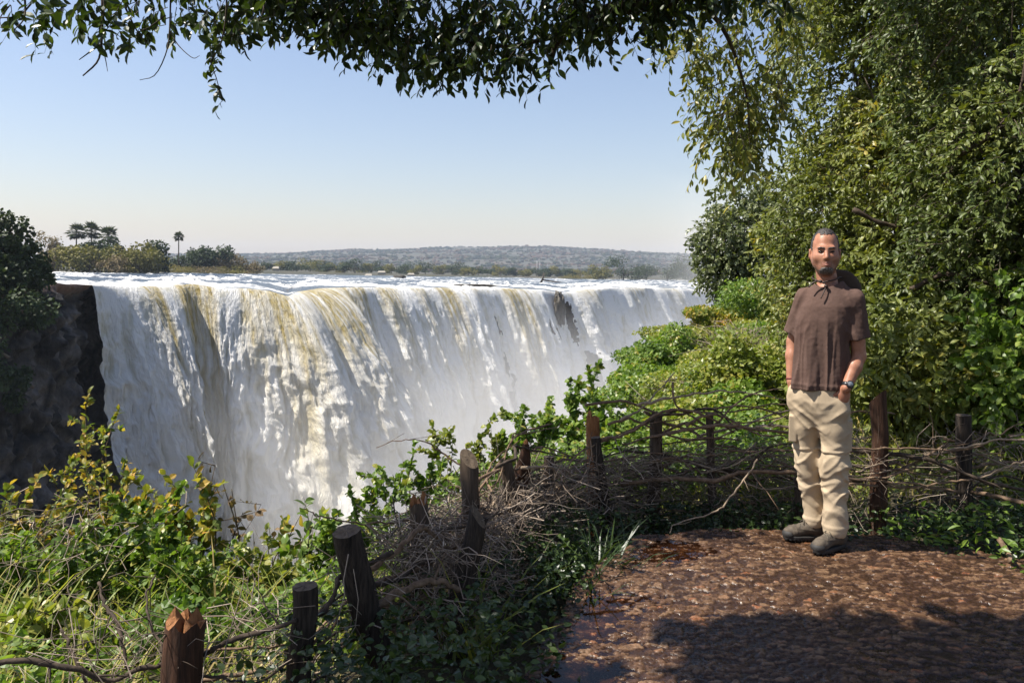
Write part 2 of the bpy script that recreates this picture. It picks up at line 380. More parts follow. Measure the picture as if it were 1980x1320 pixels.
# dark rock standing in the lip where the water parts
def rock(name, label, c, size, seed, mat, group=None):
    th, ph = np.meshgrid(np.linspace(0, 2 * np.pi, 40, endpoint=False), np.linspace(.02, np.pi - .02, 28), indexing='ij')
    d = V3(np.cos(th) * np.sin(ph), np.sin(th) * np.sin(ph), np.cos(ph))
    r = 1 + .35 * fbm(d * 1.6 + seed, 4, .6) + .1 * np.floor(fbm(d * 3 + seed, 2) * 4) / 4
    d = np.sign(d) * np.abs(d) ** .8
    v = (d * r[..., None] * np.asarray(size)).reshape(-1, 3)
    f = grid_faces(40, 28); i = np.arange(27); f = np.concatenate([f, np.stack([39 * 28 + i, 39 * 28 + i + 1, i + 1, i], -1)])
    o = mesh(name, v, f, mat); o.location = c
    return tag(o, label, 'rock', group)
rkm = NT('dark_wet_rock'); rn_ = rkm.noise(rkm.coord(), .8, 7, .65); rkm.set(Base_Color=rkm.ramp(rn_, [(.3, (.018, .016, .013)), (.6, (.06, .048, .03)), (.75, (.11, .085, .04))]), Roughness=.5); rkm.bump(rn_, .9, .5)
rk = P(1081, 598, 186)
rock('rock_outcrop', 'dark wet rock buttress parting the falling water below the lip', rk, (1.35, 1.7, 3.8), 3.1, rkm.m)
rock('river_boulder', 'dark boulder lying in the white rapids above the falls', P(773, 536, 400), (3.2, 2, 1.1), 8.2, rkm.m)
rock('river_boulder', 'low brown rock ledge awash at the brink of the falls', P(915, 552, 182), (4.5, 1.5, .35), 5.5, rkm.m)

# ---------------------------------------------------------------- far bank, hills
FB = 130
PXB = np.linspace(-700, 2700, FB)
fa = P(PXB, np.interp(PXB, far[:, 0], far[:, 1]), np.interp(PXB, far[:, 0], far[:, 2]))
hx = [-700, -100, 330, 500, 700, 900, 1050, 1200, 1350, 1500, 2100, 2700]; hy = [500, 499, 495, 493, 486.5, 480, 479.5, 487, 495, 499, 506, 512]
rid = P(PXB, np.interp(PXB, hx, hy), 4200.)
NB = 110; q = np.linspace(0, 1, NB)[None, :, None]
bz = fa[:, None] * (1 - q) + rid[:, None] * q
prof = q[..., 0] ** 1.0
foot = fa[:, None, 2] + 1.0
bz[..., 2] = foot + (rid[:, None, 2] - foot) * smooth(.35, 1.0, prof) ** 1.0 - np.where(prof == 0, 2.5, 0)
bz[..., 2] += 12 * fbm(bz * (.003, .003, 0) + 4, 3) * smooth(.2, .6, prof) * smooth(1.0, .97, prof)
beyond = rid + (rid - fa) * .35; beyond[:, 2] = rid[:, 2] - 60
bz = np.concatenate([bz, beyond[:, None]], 1)
hm = NT('bushland_ground'); hn = hm.noise(hm.coord(), .012, 8, .7)
hm.set(Base_Color=hm.ramp(hn, [(.3, (.025, .034, .014)), (.5, (.05, .048, .028)), (.7, (.095, .072, .048))]), Roughness=1.0)
tag(mesh('hills', bz.reshape(-1, 3), grid_faces(FB, NB + 1)[:, ::-1], hm.m), kind='structure')

def bank_z(px, d):
    """Far-bank ground at photo column px and distance d."""
    a = np.interp(d, bz[int(np.clip((px + 700) / 3400 * (FB - 1), 0, FB - 1)), :, 1], bz[int(np.clip((px + 700) / 3400 * (FB - 1), 0, FB - 1)), :, 2])
    return a
# far woodland: low bush covering the hills, one mass nobody could count
m = MB(); N = 30000
qq = np.sqrt(rng.random(N)) * .9 + .10; pi = rng.random(N) * (FB - 1); i0 = pi.astype(int); fr = (pi - i0)[:, None]
j0 = np.clip((qq * (NB - 1)).astype(int), 0, NB - 2); fj = (qq * (NB - 1) - j0)[:, None]
pos = (bz[i0, j0] * (1 - fj) + bz[i0, j0 + 1] * fj) * (1 - fr) + (bz[np.minimum(i0 + 1, FB - 1), j0] * (1 - fj) + bz[np.minimum(i0 + 1, FB - 1), j0 + 1] * fj) * fr
cl_ = fbm(pos * .004, 3); kp = rng.random(N) < .75 + .9 * cl_; pos = pos[kp]; N = len(pos)
sz = rng.uniform(3.0, 6.5, N) * (.8 + .5 * rng.random(N))
B = []
for a in range(7):
    th = a * 2 * np.pi / 7; B += [(math.cos(th), math.sin(th), .0), (math.cos(th + .3) * .9, math.sin(th + .3) * .9, .65)]
B = np.array(B + [(0, 0, 1.05)]); i = np.arange(7); kx = (i + 1) % 7
BF = [np.stack([2 * i, 2 * kx, 2 * kx + 1, 2 * i + 1], -1), np.stack([2 * i + 1, 2 * kx + 1, np.full(7, 14)], -1)]
vv = pos[:, None] + sz[:, None, None] * (B[None] * (1 + .45 * rng.normal(size=(N, 15, 1)) * .6)) * (1.25, 1.25, 1.0)
rn = np.clip(.5 + .8 * fbm(pos * .006 + 9, 2) + .25 * rng.normal(size=N), 0, 1)
off = (np.arange(N) * 15)[:, None, None]
m.add(vv.reshape(-1, 3), [(f[None] + off).reshape(-1, f.shape[1]) for f in BF], np.repeat(rn, 15))
fwm = leaf_mat('far_bush', [(0, (.018, .028, .010)), (.45, (.036, .044, .016)), (.7, (.07, .054, .032)), (1, (.105, .07, .048))], .1, .9, .1)
tag(m.build('distant_woodland', fwm, shade=False), 'hazy low bushland covering the hills beyond the river', 'woodland', kind='stuff')

# ---------------------------------------------------------------- far trees
far_mats = [leaf_mat('far_dark_leaf', [(0, (.022, .036, .014)), (1, (.06, .085, .03))], .15, .6, .2),
            leaf_mat('far_olive_leaf', [(0, (.09, .09, .022)), (1, (.22, .19, .045))], .2, .6, .2),
            leaf_mat('far_dry_leaf', [(0, (.14, .11, .06)), (1, (.27, .21, .12))], .15, .7, .1),
            leaf_mat('far_reed_leaf', [(0, (.14, .12, .035)), (1, (.27, .22, .08))], .2, .7, .1)]
far_bark = bark_mat('far_bark', (.05, .04, .03), (.14, .115, .09), (2, 2, .6), .5, .1)

def lobes_leaves(mb, lobes, n, size, tmpl=LEAF4, droop=.2, width=1.6, r=None, shell=.45):
    r = r or rng
    lobes = np.asarray(lobes, float); wts = np.prod(lobes[:, 3:6], axis=1) ** (2 / 3); wts /= wts.sum()
    idx = r.choice(len(lobes), n, p=wts)
    d = rdir(n, r); rad = (shell + (1 - shell) * r.random(n) ** .6) * (1 + .22 * perlin(d * 2.3 + idx[:, None] * 5.1))
    pos = lobes[idx, :3] + d * rad[:, None] * lobes[idx, 3:6]
    nr = unit(d + .8 * rdir(n, r) + (0, 0, .5)); dr = unit(np.cross(nr, rdir(n, r)) + d * .5 - np.array([0, 0, droop]))
    rn = np.clip(.5 + .5 * perlin(pos / (np.mean(lobes[:, 3]) * .8)) + .22 * r.normal(size=n), 0, 1)
    leaves(mb, pos, dr, nr, size * r.uniform(.7, 1.3, n), tmpl, width, rn)

def far_tree(name, label, cat, px, d, h, wid, mat, n=1400, sz=None, base_px=None, trunk=True, lob=7, group=None, crown_from=.15, seed=0, zoff=-.6):
    r = np.random.default_rng(seed + int(px) * 3)
    b = P(px, 530, d); b[2] = bank_z(px, d) + zoff
    root = thing(name, label, cat, b, group)
    L = []
    h *= (1.38 if px < 330 else 1.3) if 'island' in name else 1.08; wid *= 1.35 if 'island' in name else 1.0
    for k in range(lob + (4 if 'island' in name else 0)):
        zc = crown_from * h + (h * (1 - crown_from)) * (.2 + .62 * r.random()); tpr = 1 - .55 * abs(zc / h - .5)
        L.append((r.uniform(-.5, .5) * wid * tpr, r.uniform(-.4, .4) * wid * tpr, zc, wid * r.uniform(.24, .36), wid * r.uniform(.24, .36), h * r.uniform(.15, .24)))
    mb = MB(); lobes_leaves(mb, L, n, sz or h * .075, LEAF4, .2, 1.8, r, .25); mb.build('crown', mat, root, shade=False)
    if trunk:
        m2 = MB(); m2.add(*tube([(0, 0, 0), (.02 * h, 0, h * .3), (0, .02 * h, h * .6)], [h * .028, h * .02, h * .01], 6))
        for k in range(3):
            e = np.array(L[k][:3]); m2.add(*tube([(0, 0, h * .28), e * .6 + (0, 0, h * .1), e], [h * .014, h * .01, h * .004], 5))
        m2.build('trunk', far_bark, root)
    return root

def palm(label, px, d, h, crown, seed):
    r = np.random.default_rng(seed); b = P(px, 530, d); b[2] = bank_z(px, d) - .5
    root = thing('palm_tree', label, 'palm tree', b, 'palms above the river trees')
    m1 = MB(); lean = r.uniform(-.03, .03) * h
    m1.add(*tube([(0, 0, 0), (lean * .3, 0, h * .35), (lean * .7, 0, h * .7), (lean, 0, h)], [.34, .24, .26, .2], 8)); m1.build('trunk', far_bark, root)
    m2 = MB(); top = np.array([lean, 0, h])
    for k in range(46):
        az = r.uniform(0, 2 * np.pi); el = r.uniform(-.9, 1.45); L = crown * r.uniform(.75, 1.1)
        d0 = np.array([math.cos(az) * math.cos(el), math.sin(az) * math.cos(el), math.sin(el)])
        st = top + d0 * L * .5; hub = spline([top, st, st + d0 * L * .12 - (0, 0, .12 * L)], 4)
        m2.add(*tube(hub, .05, 4), rnd=.3)
        side = unit(np.cross(d0, (0, 0, 1.)) + 1e-6); upv = np.cross(side, d0); n = 11
        ang = np.linspace(-1.5, 1.5, n) + r.normal(size=n) * .06
        dv = d0 * np.cos(ang)[:, None] + side * np.sin(ang)[:, None] - np.array([0, 0, .28])
        leaves(m2, np.repeat(hub[-1:], n, 0), dv, np.repeat((upv + .2 * r.normal(size=3))[None], n, 0), L * r.uniform(.42, .6, n), LEAF4, .42, np.clip(r.uniform(0, 1, n) * (.4 if el < -.3 else 1), 0, 1))
    m2.build('crown', palm_mat, root, shade=False)
palm_mat = leaf_mat('palm_leaf', [(0, (.09, .075, .035)), (.3, (.035, .05, .018)), (1, (.075, .10, .035))], .2, .5, .3)
palm('tall lone fan palm with a thin bare trunk above the island bushes', 345, 362, 16.5, 2.5, 1)
palm('fan palm with broad crown at the outer end of the palm cluster', 148, 318, 15.6, 4.0, 2)
palm('tallest fan palm standing in the middle of the palm cluster', 178, 325, 16.6, 3.9, 3)
palm('bushy fan palm at the inner end of the palm cluster', 206, 322, 15.4, 4.3, 4)
G = 'trees on the river island'
far_tree('bare_tree', 'grey leafless tree beside the dark cliff tree on the island', 'tree', 97, 300, 14.5, 7, far_mats[2], 900, .7, seed=1)
isl = [(163, 308, 9.6, 8, 0, 'dark thicket between the trunks of the clustered palms'), (222, 306, 8.6, 6, 0, 'dark rounded tree just past the bushy palm'), (112, 292, 7.5, 9, 2, 'dry tan bush mass below the bare grey tree'), (140, 285, 9.2, 9, 1, 'olive bush by the water under the broad palm'),
       (172, 290, 9.8, 10, 1, 'olive rounded bush under the tallest palm'), (196, 312, 11.0, 9, 0, 'dark tree trunked thicket under the bushy palm'), (215, 288, 6.4, 8, 2, 'tawny low bush by the water past the palms'),
       (236, 300, 9.0, 8, 1, 'pale olive tree between palms and the dark pointed tree'), (262, 292, 8.2, 8, 1, 'yellow green bush hanging over the island shore'), (284, 300, 10.6, 9, 1, 'large yellow olive tree ahead of the lone palm'),
       (305, 315, 11.2, 6, 0, 'dark green tree just before the lone palm'), (330, 340, 4.2, 9, 3, 'low yellow reeds at the foot of the lone palm'), (362, 372, 9.2, 9, 0, 'dark round tree just past the lone palm'),
       (386, 378, 10.2, 7, 0, 'dark tree with small pointed top past the lone palm'), (412, 380, 12.2, 11, 0, 'grey green domed tree highest past the lone palm'), (436, 384, 9.0, 8, 2, 'brown grey tree beside the domed tree'),
       (458, 388, 8.2, 7, 2, 'rust brown tree near the end of the island'), (488, 392, 6.2, 6, 2, 'small russet bush at the tip of the island'), (402, 352, 4.4, 12, 2, 'low dry scrub in front of the domed tree'),
       (440, 360, 4.6, 9, 1, 'olive scrub by the water below the rust tree'), (470, 370, 3.6, 9, 2, 'low tan scrub along the island tip'), (370, 345, 3.6, 9, 3, 'straw coloured reeds along the shore by the dark round tree')]
for i, (px, d, h, wd, mt, lb) in enumerate(isl):
    far_tree('island_tree' if h > 6.5 else 'island_bush', lb, 'tree' if h > 6.5 else 'bush', px, d, h, wd, far_mats[mt], 1300, seed=i + 5, trunk=h > 6.5, crown_from=.02, group=G)
lbl = ['dark', 'grey green', 'olive', 'dull green', 'deep green', 'dusty green']
shp = ['round', 'broad', 'low', 'tall', 'domed', 'flat topped']
k = 0
for px in np.arange(508, 1180, 17.5):
    r = np.random.default_rng(int(px)); d = 640 + 90 * r.random() + (90 if px > 700 else 0)
    h = r.uniform(8.5, 13.5) * (.8 if px < 560 else 1.0) * (.85 if px > 960 else 1); 
    ref = 'before the hill\'s pale clearing' if px < 640 else 'under the hill\'s long slope' if px < 850 else 'under the crest of the hill' if px < 1010 else 'by the two white pylons' if px < 1075 else 'behind the yellow reeds'
    far_tree('riverbank_tree', f'{lbl[k % 6]} {shp[(k // 2 + k) % 6]} tree on the far bank {ref}, {int(px)//17}'.rsplit(',', 1)[0], 'tree', px + r.uniform(-5, 5), d, h, h * r.uniform(1.1, 1.6), far_mats[[0, 0, 1, 0, 0, 1][k % 6]], 900, .95, seed=k, group='trees lining the far bank', crown_from=.0, zoff=-1.0)
    k += 1
for i, (px, d, h, wd, mt, lb) in enumerate([(1092, 690, 5.0, 14, 3, 'yellow reed bed on the far bank nearest the pylons'), (1118, 680, 7.6, 16, 3, 'taller yellow reed bed beside the bright bush'), (1143, 675, 6.5, 12, 3, 'tawny reeds at the foot of the bright bush'),
        (1052, 700, 3.6, 14, 3, 'thin straw reeds by the drift log'), (1158, 668, 14.5, 14, 1, 'bright yellow green bush on the bank beside the reeds'), (1172, 690, 4, 12, 3, 'low dry reeds under the misty tree'), (820, 660, 3.4, 16, 3, 'pale reeds at the waterline under the hill slope'), (640, 560, 2.6, 16, 3, 'short reeds at the waterline past the island'), (700, 580, 2.6, 16, 3, 'short dry reeds near the pale huts')]):
    far_tree('reed_bed' if mt == 3 else 'bright_bush', lb, 'reeds' if mt == 3 else 'bush', px, d, h, wd, far_mats[mt], 900, seed=i + 60, trunk=mt != 3, crown_from=0, zoff=-.8, group='growth at the far waterline')
for i, (px, d, h, wd, lb) in enumerate([(1205, 640, 22, 26, 'tall tree greyed by drifting spray beyond the reeds'), (1250, 640, 15, 26, 'low tree nearly lost in the spray'), (1290, 620, 17, 26, 'faint tree in the spray above the bright water'), (1335, 600, 22, 24, 'bluish tree in the spray beside the bank tree'), (1370, 590, 24, 26, 'dim tall tree in the spray behind the bank tree')]):
    far_tree('misty_tree', lb, 'tree', px, d, h, wd, far_mats[0], 1500, .95, seed=i + 80, crown_from=.0, zoff=-1, group='trees in the spray')

# pylons and masts on the hill
pm = NT('white_paint'); pm.set(Base_Color=(.6, .6, .58), Roughness=.5)
gmx = NT('grey_steel'); gmx.set(Base_Color=(.22, .23, .25), Roughness=.5, Metallic=.3)
def pylon(label, px, d, h, mat, wide, cat='pylon', name='pylon', zoff=-3):
    b = P(px, 530, d); b[2] = bank_z(px, d) + zoff
    o = thing(name, label, cat, b, 'pylons and masts on the hill')
    m1 = MB()
    for sx in (-1, 1):
        for sy in (-1, 1): m1.add(*tube([(sx * wide, sy * wide, 0), (sx * wide * .25, sy * wide * .25, h)], [wide * .16, wide * .1], 5))
    for i in range(12):
        z0, z1 = h * i / 12, h * (i + 1) / 12; a, b2 = wide * (1 - .75 * i / 12), wide * (1 - .75 * (i + 1) / 12)
        for sx in (-1, 1):
            m1.add(*tube([(sx * a, a, z0), (-sx * b2, b2, z1)], wide * .07, 4)); m1.add(*tube([(sx * a, -a, z0), (sx * b2, b2, z1)], wide * .07, 4))
    m1.build('tower', mat, o)
    if name == 'pylon':
        for z in (.82, .95):
            m2 = MB(); m2.add(*tube([(-wide * 2.2, 0, h * z), (wide * 2.2, 0, h * z)], wide * .12, 4)); m2.build('cross_arm', mat, o)
pylon('white pylon on the hillside, the one nearer the hill crest', 1038, 1400, 25, pm.m, .85); pylon('white pylon on the hillside, the one nearer the grey mast', 1043.5, 1400, 24, pm.m, .85)
pylon('grey lattice mast standing just past the white pylons', 1058, 1400, 20, gmx.m, 1.3, 'mast', 'lattice_mast')
for px, hh, lb in [(720, 30, 'thin mast at the low end of the ridge'), (880, 34, 'thin mast on the long ridge under open sky'), (1064, 42, 'tallest thin mast on the hill crest'), (1276, 30, 'faint mast on the ridge above the spray')]:
    pylon(lb, px, 4150, hh, gmx.m, 1.6, 'mast', 'ridge_mast', -8)
htm = NT('weathered_plaster'); htm.set(Base_Color=(.30, .27, .22), Roughness=.9)
# pale huts at the far waterline
def hut(label, px, d, wd):
    b = P(px, 530, d); b[2] = bank_z(px, d) + .2
    o = thing('riverside_hut', label, 'hut', b, 'pale huts on the far bank')
    m1 = MB(); hh = 1.5
    v = np.array([(x, y, z) for z in (0, hh) for x, y in ((-wd, -1.5), (wd, -1.5), (wd, 1.5), (-wd, 1.5))]); m1.add(v, np.array([(0, 1, 5, 4), (1, 2, 6, 5), (2, 3, 7, 6), (3, 0, 4, 7)])); m1.build('wall', htm.m, o, False)
    m2 = MB(); e = wd + .4; v = np.array([(-e, -1.9, hh), (e, -1.9, hh), (e, 1.9, hh), (-e, 1.9, hh), (-e * .7, 0, hh + 1.3), (e * .7, 0, hh + 1.3)])
    m2.add(v, [np.array([(0, 1, 5, 4), (2, 3, 4, 5)]), np.array([(1, 2, 5), (3, 0, 4)])]); m2.build('roof', htm.m, o, False)
hut('small pale roofed hut past the tip of the island', 534, 500, 1.8); hut('pale hut under the trees near the pale reeds', 713, 575, 2.4); hut('longer pale hut between riverbank trees', 738, 640, 3); hut('pale shed at the waterline under the hill slope', 795, 650, 2.6)
# drift log
ml = MB(); c = P(1050, 541, 330); ml.add(*tube([c + (-1, 0, -1.5), c + (.1, 0, 1), c + (.4, 0, 3.0)], [.5, .45, .2], 7, rough=.1)); ml.add(*tube([c + (-.2, 0, 0), c + (5, 1, -.8), c + (8, 2, -1)], [.35, .3, .1], 6)); 
tag(ml.build('drift_log', far_bark, loc=c), 'dark drift log sticking up from the rapids before the reeds', 'log').location = c

# ---------------------------------------------------------------- spray of the falls and haze
def volume_mat(name):
    m = NT(name); m.t.nodes.remove(m.b); v = m.n('VolumePrincipled'); m.l(v.outputs[0], m.o.inputs['Volume']); return m, v
mv, pv = volume_mat('spray'); pv.inputs['Color'].default_value = (1, .985, .95, 1); pv.inputs['Anisotropy'].default_value = .15
so = mv.n('SeparateXYZ'); gco = mv.coord(); mv.l(gco, so.inputs[0])
nz = mv.noise(mv.mapping(gco, (1, 1, .8)), .035, 3, .6)
zr = mv.n('MapRange'); mv.l(mv.math('ADD', so.outputs[2], mv.math('MULTIPLY', mv.math('SUBTRACT', nz, .5), 36)), zr.inputs[0])
zr.inputs[1].default_value = -4; zr.inputs[2].default_value = -56; zr.inputs[3].default_value = 0; zr.inputs[4].default_value = 1
low = mv.math('MULTIPLY', mv.math('POWER', zr.outputs[0], 1.6), .075)
pc = P(1330, 560, 300)
pd = mv.n('VectorMath', operation='DISTANCE'); mv.l(mv.mapping(gco, (1, 1, 1)), pd.inputs[0]); pd.inputs[1].default_value = tuple(pc)
pr = mv.n('MapRange'); mv.l(pd.outputs['Value'], pr.inputs[0]); pr.inputs[1].default_value = 75; pr.inputs[2].default_value = 0; pr.inputs[3].default_value = 0; pr.inputs[4].default_value = 1
plume = mv.math('MULTIPLY', mv.math('MULTIPLY', pr.outputs[0], pr.outputs[0]), mv.math('MULTIPLY', nz, .022))
mv.l(mv.math('ADD', low, plume), pv.inputs['Density'])
mv.m.cycles.volume_step_rate = 1.0
ii = np.linspace(NU * .10, NU - 1, 16).astype(int)
a = LIP[ii] - NRM[ii] * 14; b = LIP[ii] + NRM[ii] * 46
b[:, 1] = np.maximum(b[:, 1], 40); n_ = len(ii)
lo, hi = -84.0, 34.0
vv = np.concatenate([V3(a[:, 0], a[:, 1], lo), V3(b[:, 0], b[:, 1], lo), V3(a[:, 0], a[:, 1], hi), V3(b[:, 0], b[:, 1], hi)])
i = np.arange(n_ - 1)
fq = np.concatenate([np.stack([i, i + 1, n_ + i + 1, n_ + i], -1), np.stack([2 * n_ + i, 3 * n_ + i, 3 * n_ + i + 1, 2 * n_ + i + 1], -1),
                     np.stack([i, 2 * n_ + i, 2 * n_ + i + 1, i + 1], -1), np.stack([n_ + i, n_ + i + 1, 3 * n_ + i + 1, 3 * n_ + i], -1),
                     [[0, n_, 3 * n_, 2 * n_], [n_ - 1, 3 * n_ - 1, 4 * n_ - 1, 2 * n_ - 1]]])
tag(mesh('spray_mist', vv, fq, mv.m, shade=False), 'white spray drifting up from the foot of the falls', 'mist', kind='stuff')
hv, ph = volume_mat('haze'); ph.inputs['Color'].default_value = (.72, .83, 1.0, 1); ph.inputs['Density'].default_value = 0.95e-4
x0, x1, y0, y1, z0, z1 = -6500, 6500, -300, 6600, -90, 190
hb = np.array([(x, y, z) for z in (z0, z1) for x, y in ((x0, y0), (x1, y0), (x1, y1), (x0, y1))], float)
tag(mesh('haze', hb, np.array([(3, 2, 1, 0), (4, 5, 6, 7), (0, 1, 5, 4), (1, 2, 6, 5), (2, 3, 7, 6), (3, 0, 4, 7)]), hv.m, shade=False), 'thin pale blue air between the viewer and the hills', 'haze', kind='stuff')
# ---------------------------------------------------------------- wet stone path
px_, py_ = np.linspace(-.5, 4.4, 760), np.linspace(1.9, 4.95, 560)
X, Y = np.meshgrid(px_, py_, indexing='ij')
def cells(X, Y, sx, sy, seed):
    u, v = X / sx, Y / sy; iu, iv = np.floor(u).astype(int), np.floor(v).astype(int)
    f1 = np.full(X.shape, 9.); f2 = f1.copy(); cid = np.zeros(X.shape)
    for a in (-1, 0, 1):
        for b in (-1, 0, 1):
            ci, cj = iu + a, iv + b; h = _perm[(_perm[(ci + seed) & 511] + cj) & 511]
            cx = ci + (h / 512.); cyy = cj +  (_perm[(h + 77) & 511] / 512.)
            dd = np.hypot(u - cx, v - cyy); nw = dd < f1
            f2 = np.where(nw, f1, np.minimum(f2, dd)); cid = np.where(nw, _perm[(h + 191) & 511] / 512., cid); f1 = np.where(nw, dd, f1)
    return f1, f2, cid
wx = X + .018 * fbm(V3(X * 14, Y * 14, 1), 3); wy = Y + .014 * fbm(V3(X * 14, Y * 14, 5), 3)
f1, f2, cid = cells(wx, wy, .042, .023, 3)
g1, g2, cid2 = cells(wx, wy, .026, .020, 9)
und = fbm(V3(X * 1.3, Y * 1.7, 2.0), 3)
h = smooth(.05, .17, f2 - f1) * ((.25 + .75 * cid) * .0075 + .0025 * perlin(V3(X * 40, Y * 40, cid * 40))) * (cid > .42) + smooth(.05, .5, g2 - g1) * cid2 * .0045 + .004 * np.abs(fbm(V3(X * 45, Y * 60, 3), 2))
base = .018 * und + .012 * smooth(.3, 2.6, X) - .010 * smooth(1.2, .3, X) * smooth(4.2, 3.0, Y) - .010 * smooth(.6, .0, pl_dist(V3(X, Y)[..., :2], PATH))
Z = base + h
ins = pl_dist(V3(X, Y)[..., :2], PATH) + .05 * fbm(V3(X * 4, Y * 4, 0), 3)
kp = (ins > -.10)[:-1, :-1]
pmat = NT('wet_stones'); sa = pmat.attr('stone'); hh = pmat.attr('ht')
cc = pmat.ramp(sa, [(0, (.046, .024, .0135)), (.5, (.074, .039, .021)), (.75, (.118, .065, .035)), (.95, (.185, .112, .062)), (.99, (.20, .08, .036))])
n3 = pmat.noise(pmat.coord(), 60, 4); n4 = pmat.noise(pmat.coord(), 2.2, 4)
cc = pmat.mix(hh, (.034, .0175, .0105), cc); cc = pmat.mix(1, cc, pmat.ramp(n3, [(.3, .6), (.7, 1.25)]), 'MULTIPLY')
dry = pmat.ramp(n4, [(.45, 0.0), (.62, 1.0)])
pmat.set(Base_Color=cc, Roughness=pmat.math('ADD', pmat.math('MULTIPLY', dry, .16), pmat.math('MULTIPLY', n3, .50)), Specular_IOR_Level=.42)
pmat.bump(n3, .8, .008)
tag(mesh('path', V3(X, Y, Z).reshape(-1, 3), grid_faces(*X.shape, kp)[:, ::-1], pmat.m, attrs={'stone': cid, 'ht': smooth(.001, .007, h)}), kind='structure')
wm = NT('puddle_water'); fr = wm.n('Fresnel'); fr.inputs[0].default_value = 1.33; tr = wm.n('BsdfTransparent'); tr.inputs[0].default_value = (.62, .50, .40, 1)
gl = wm.n('BsdfGlossy'); gl.inputs['Roughness'].default_value = .02; ms = wm.n('MixShader'); wm.l(fr.outputs[0], ms.inputs[0]); wm.l(tr.outputs[0], ms.inputs[1]); wm.l(gl.outputs[0], ms.inputs[2])
bp = wm.n('Bump'); wm.l(wm.noise(wm.coord(), 9, 2), bp.inputs['Height']); bp.inputs['Strength'].default_value = .06; wm.l(bp.outputs[0], gl.inputs['Normal']); wm.l(ms.outputs[0], wm.o.inputs[0])
wl = -.0065
near = (Z < wl + .02)[:-1, :-1] & (ins > -.02)[:-1, :-1] & (X < 1.5)[:-1, :-1]
wz = mesh('puddle_water', V3(X, Y, 0 * X + wl).reshape(-1, 3), grid_faces(*X.shape, near)[:, ::-1], wm.m); tag(wz, kind='structure')

# ---------------------------------------------------------------- fence posts
blk = bark_mat('charred_wood', (.008, .0065, .005), (.075, .056, .042), (70, 70, 7), 1.4, .012)
red = bark_mat('red_bark', (.026, .015, .010), (.10, .047, .026), (55, 55, 7), 1.0, .012)
gry = bark_mat('weathered_wood', (.035, .024, .016), (.14, .10, .07), (60, 60, 6), 1.0, .012)
heart = bark_mat('split_heartwood', (.16, .06, .02), (.36, .17, .07), (70, 70, 12), 1.0, .01)
cut = bark_mat('sawn_end', (.07, .05, .035), (.16, .12, .08), (50, 50, 50), .6, .006)
FG = 'posts of the brush fence'
POSTS = []
def post(label, top, bot, d, wpx, mat, kind='flat', tap=.9, tmat=None, seed=0, fork=None, d2=None):
    r = np.random.default_rng(seed + 100); a = P(*bot, d); b = P(*top, d2 or d)
    ax = unit(a - b); gz_ = float(ground_z(a[0], a[1])); 
    if a[2] > gz_ - .15: a = a + ax * ((a[2] - gz_ + .18) / max(-ax[2], .3))
    rad = wpx / 2 / FPX * d; L = np.linalg.norm(b - a); ns, nr = 20, 34
    sp = np.linspace(0, 1, nr); path = a[None] + (b - a)[None] * sp[:, None]
    side = unit(np.cross(-ax, (0, 1., 0.))); path = path + side * (perlin(V3(sp * L * 3.0, seed * 1.7, .5)) * rad * .55)[:, None]
    rr = rad * (1 + (1 / tap - 1) * (1 - sp)); 
    if kind == 'point': rr = rr * np.where(sp > .72, 1 - .72 * ((sp - .72) / .28) ** 1.6, 1)
    v, q = tube(path, rr, ns, cap=False); v = v.reshape(nr, ns, 3); c = path[:, None]
    th = np.linspace(0, 2 * np.pi, ns, endpoint=False)
    k_ = 1 + .13 * fbm(V3(np.cos(th)[None] * 1.3 + seed, np.sin(th)[None] * 1.3, sp[:, None] * L * 2.5), 4, .6) + .05 * perlin(V3(np.cos(th)[None] * 5 + seed, np.sin(th)[None] * 5, sp[:, None] * L * 3))
    v = c + (v - c) * k_[..., None]
    jag = np.zeros(ns)
    if kind == 'broken': jag = rad * .75 * (fbm(V3(np.cos(th) * 1.8, np.sin(th) * 1.8, seed * 2.2), 3, .7))
    if kind == 'slant': jag = rad * 1.0 * np.cos(th + seed)
    v[-1] += -ax * jag[:, None]; v[-2] += -ax * jag[:, None] * .4
    root = thing('fence_post', label, 'fence post', a, FG); POSTS.append((a, b))
    mb = MB(); mb.add(v.reshape(-1, 3), q)
    mb.build('shaft', mat, root, loc=a)
    m2 = MB(); ctr = path[-1] - ax * (np.mean(jag) + rad * (.5 if kind == 'point' else .06)); rim = v[-1]
    mid = ctr + (rim - ctr) * .55 - ax[None] * ((rad * .5 * r.normal(size=(ns, 1))) if kind == 'broken' else rad * .04 * r.normal(size=(ns, 1)))
    vv = np.concatenate([rim, mid, ctr[None]]); j = np.arange(ns); k2 = (j + 1) % ns
    m2.add(vv, [np.stack([j, k2, ns + k2, ns + j], -1), np.stack([ns + j, ns + k2, np.full(ns, 2 * ns)], -1)])
    m2.build('broken_top' if kind in ('broken', 'point') else 'sawn_top', tmat or (heart if kind in ('broken', 'point') else cut), root, shade=False, loc=a)
    if fork:
        m3 = MB(); f0 = path[int(nr * fork[0])]; f1 = P(*fork[1], d + .05)
        m3.add(*tube(spline([f0 + ax * .05, f0 * .45 + f1 * .55 + side * .02, f1], 9), np.linspace(rad * .62, rad * .4, 9), 10, rough=.06)); m3.build('limb', mat, root, loc=a)
    return root
post('thick reddish post with a splintered top, rising over the grassy bank at the near end', (351, 1200), (345, 1420), 2.7, 70, red, 'broken', .98, seed=1)
post('upright black post with a flat top, next after the thick splintered one', (583, 1132), (584, 1330), 2.85, 48, blk, seed=2)
post('fat charred post leaning away with a rounded flat top', (672, 1026), (735, 1270), 3.15, 52, blk, seed=3, d2=3.05)
post('slim grey post with an orange broken top behind the curved branch', (806, 972), (812, 1130), 3.7, 34, gry, 'broken', seed=4)
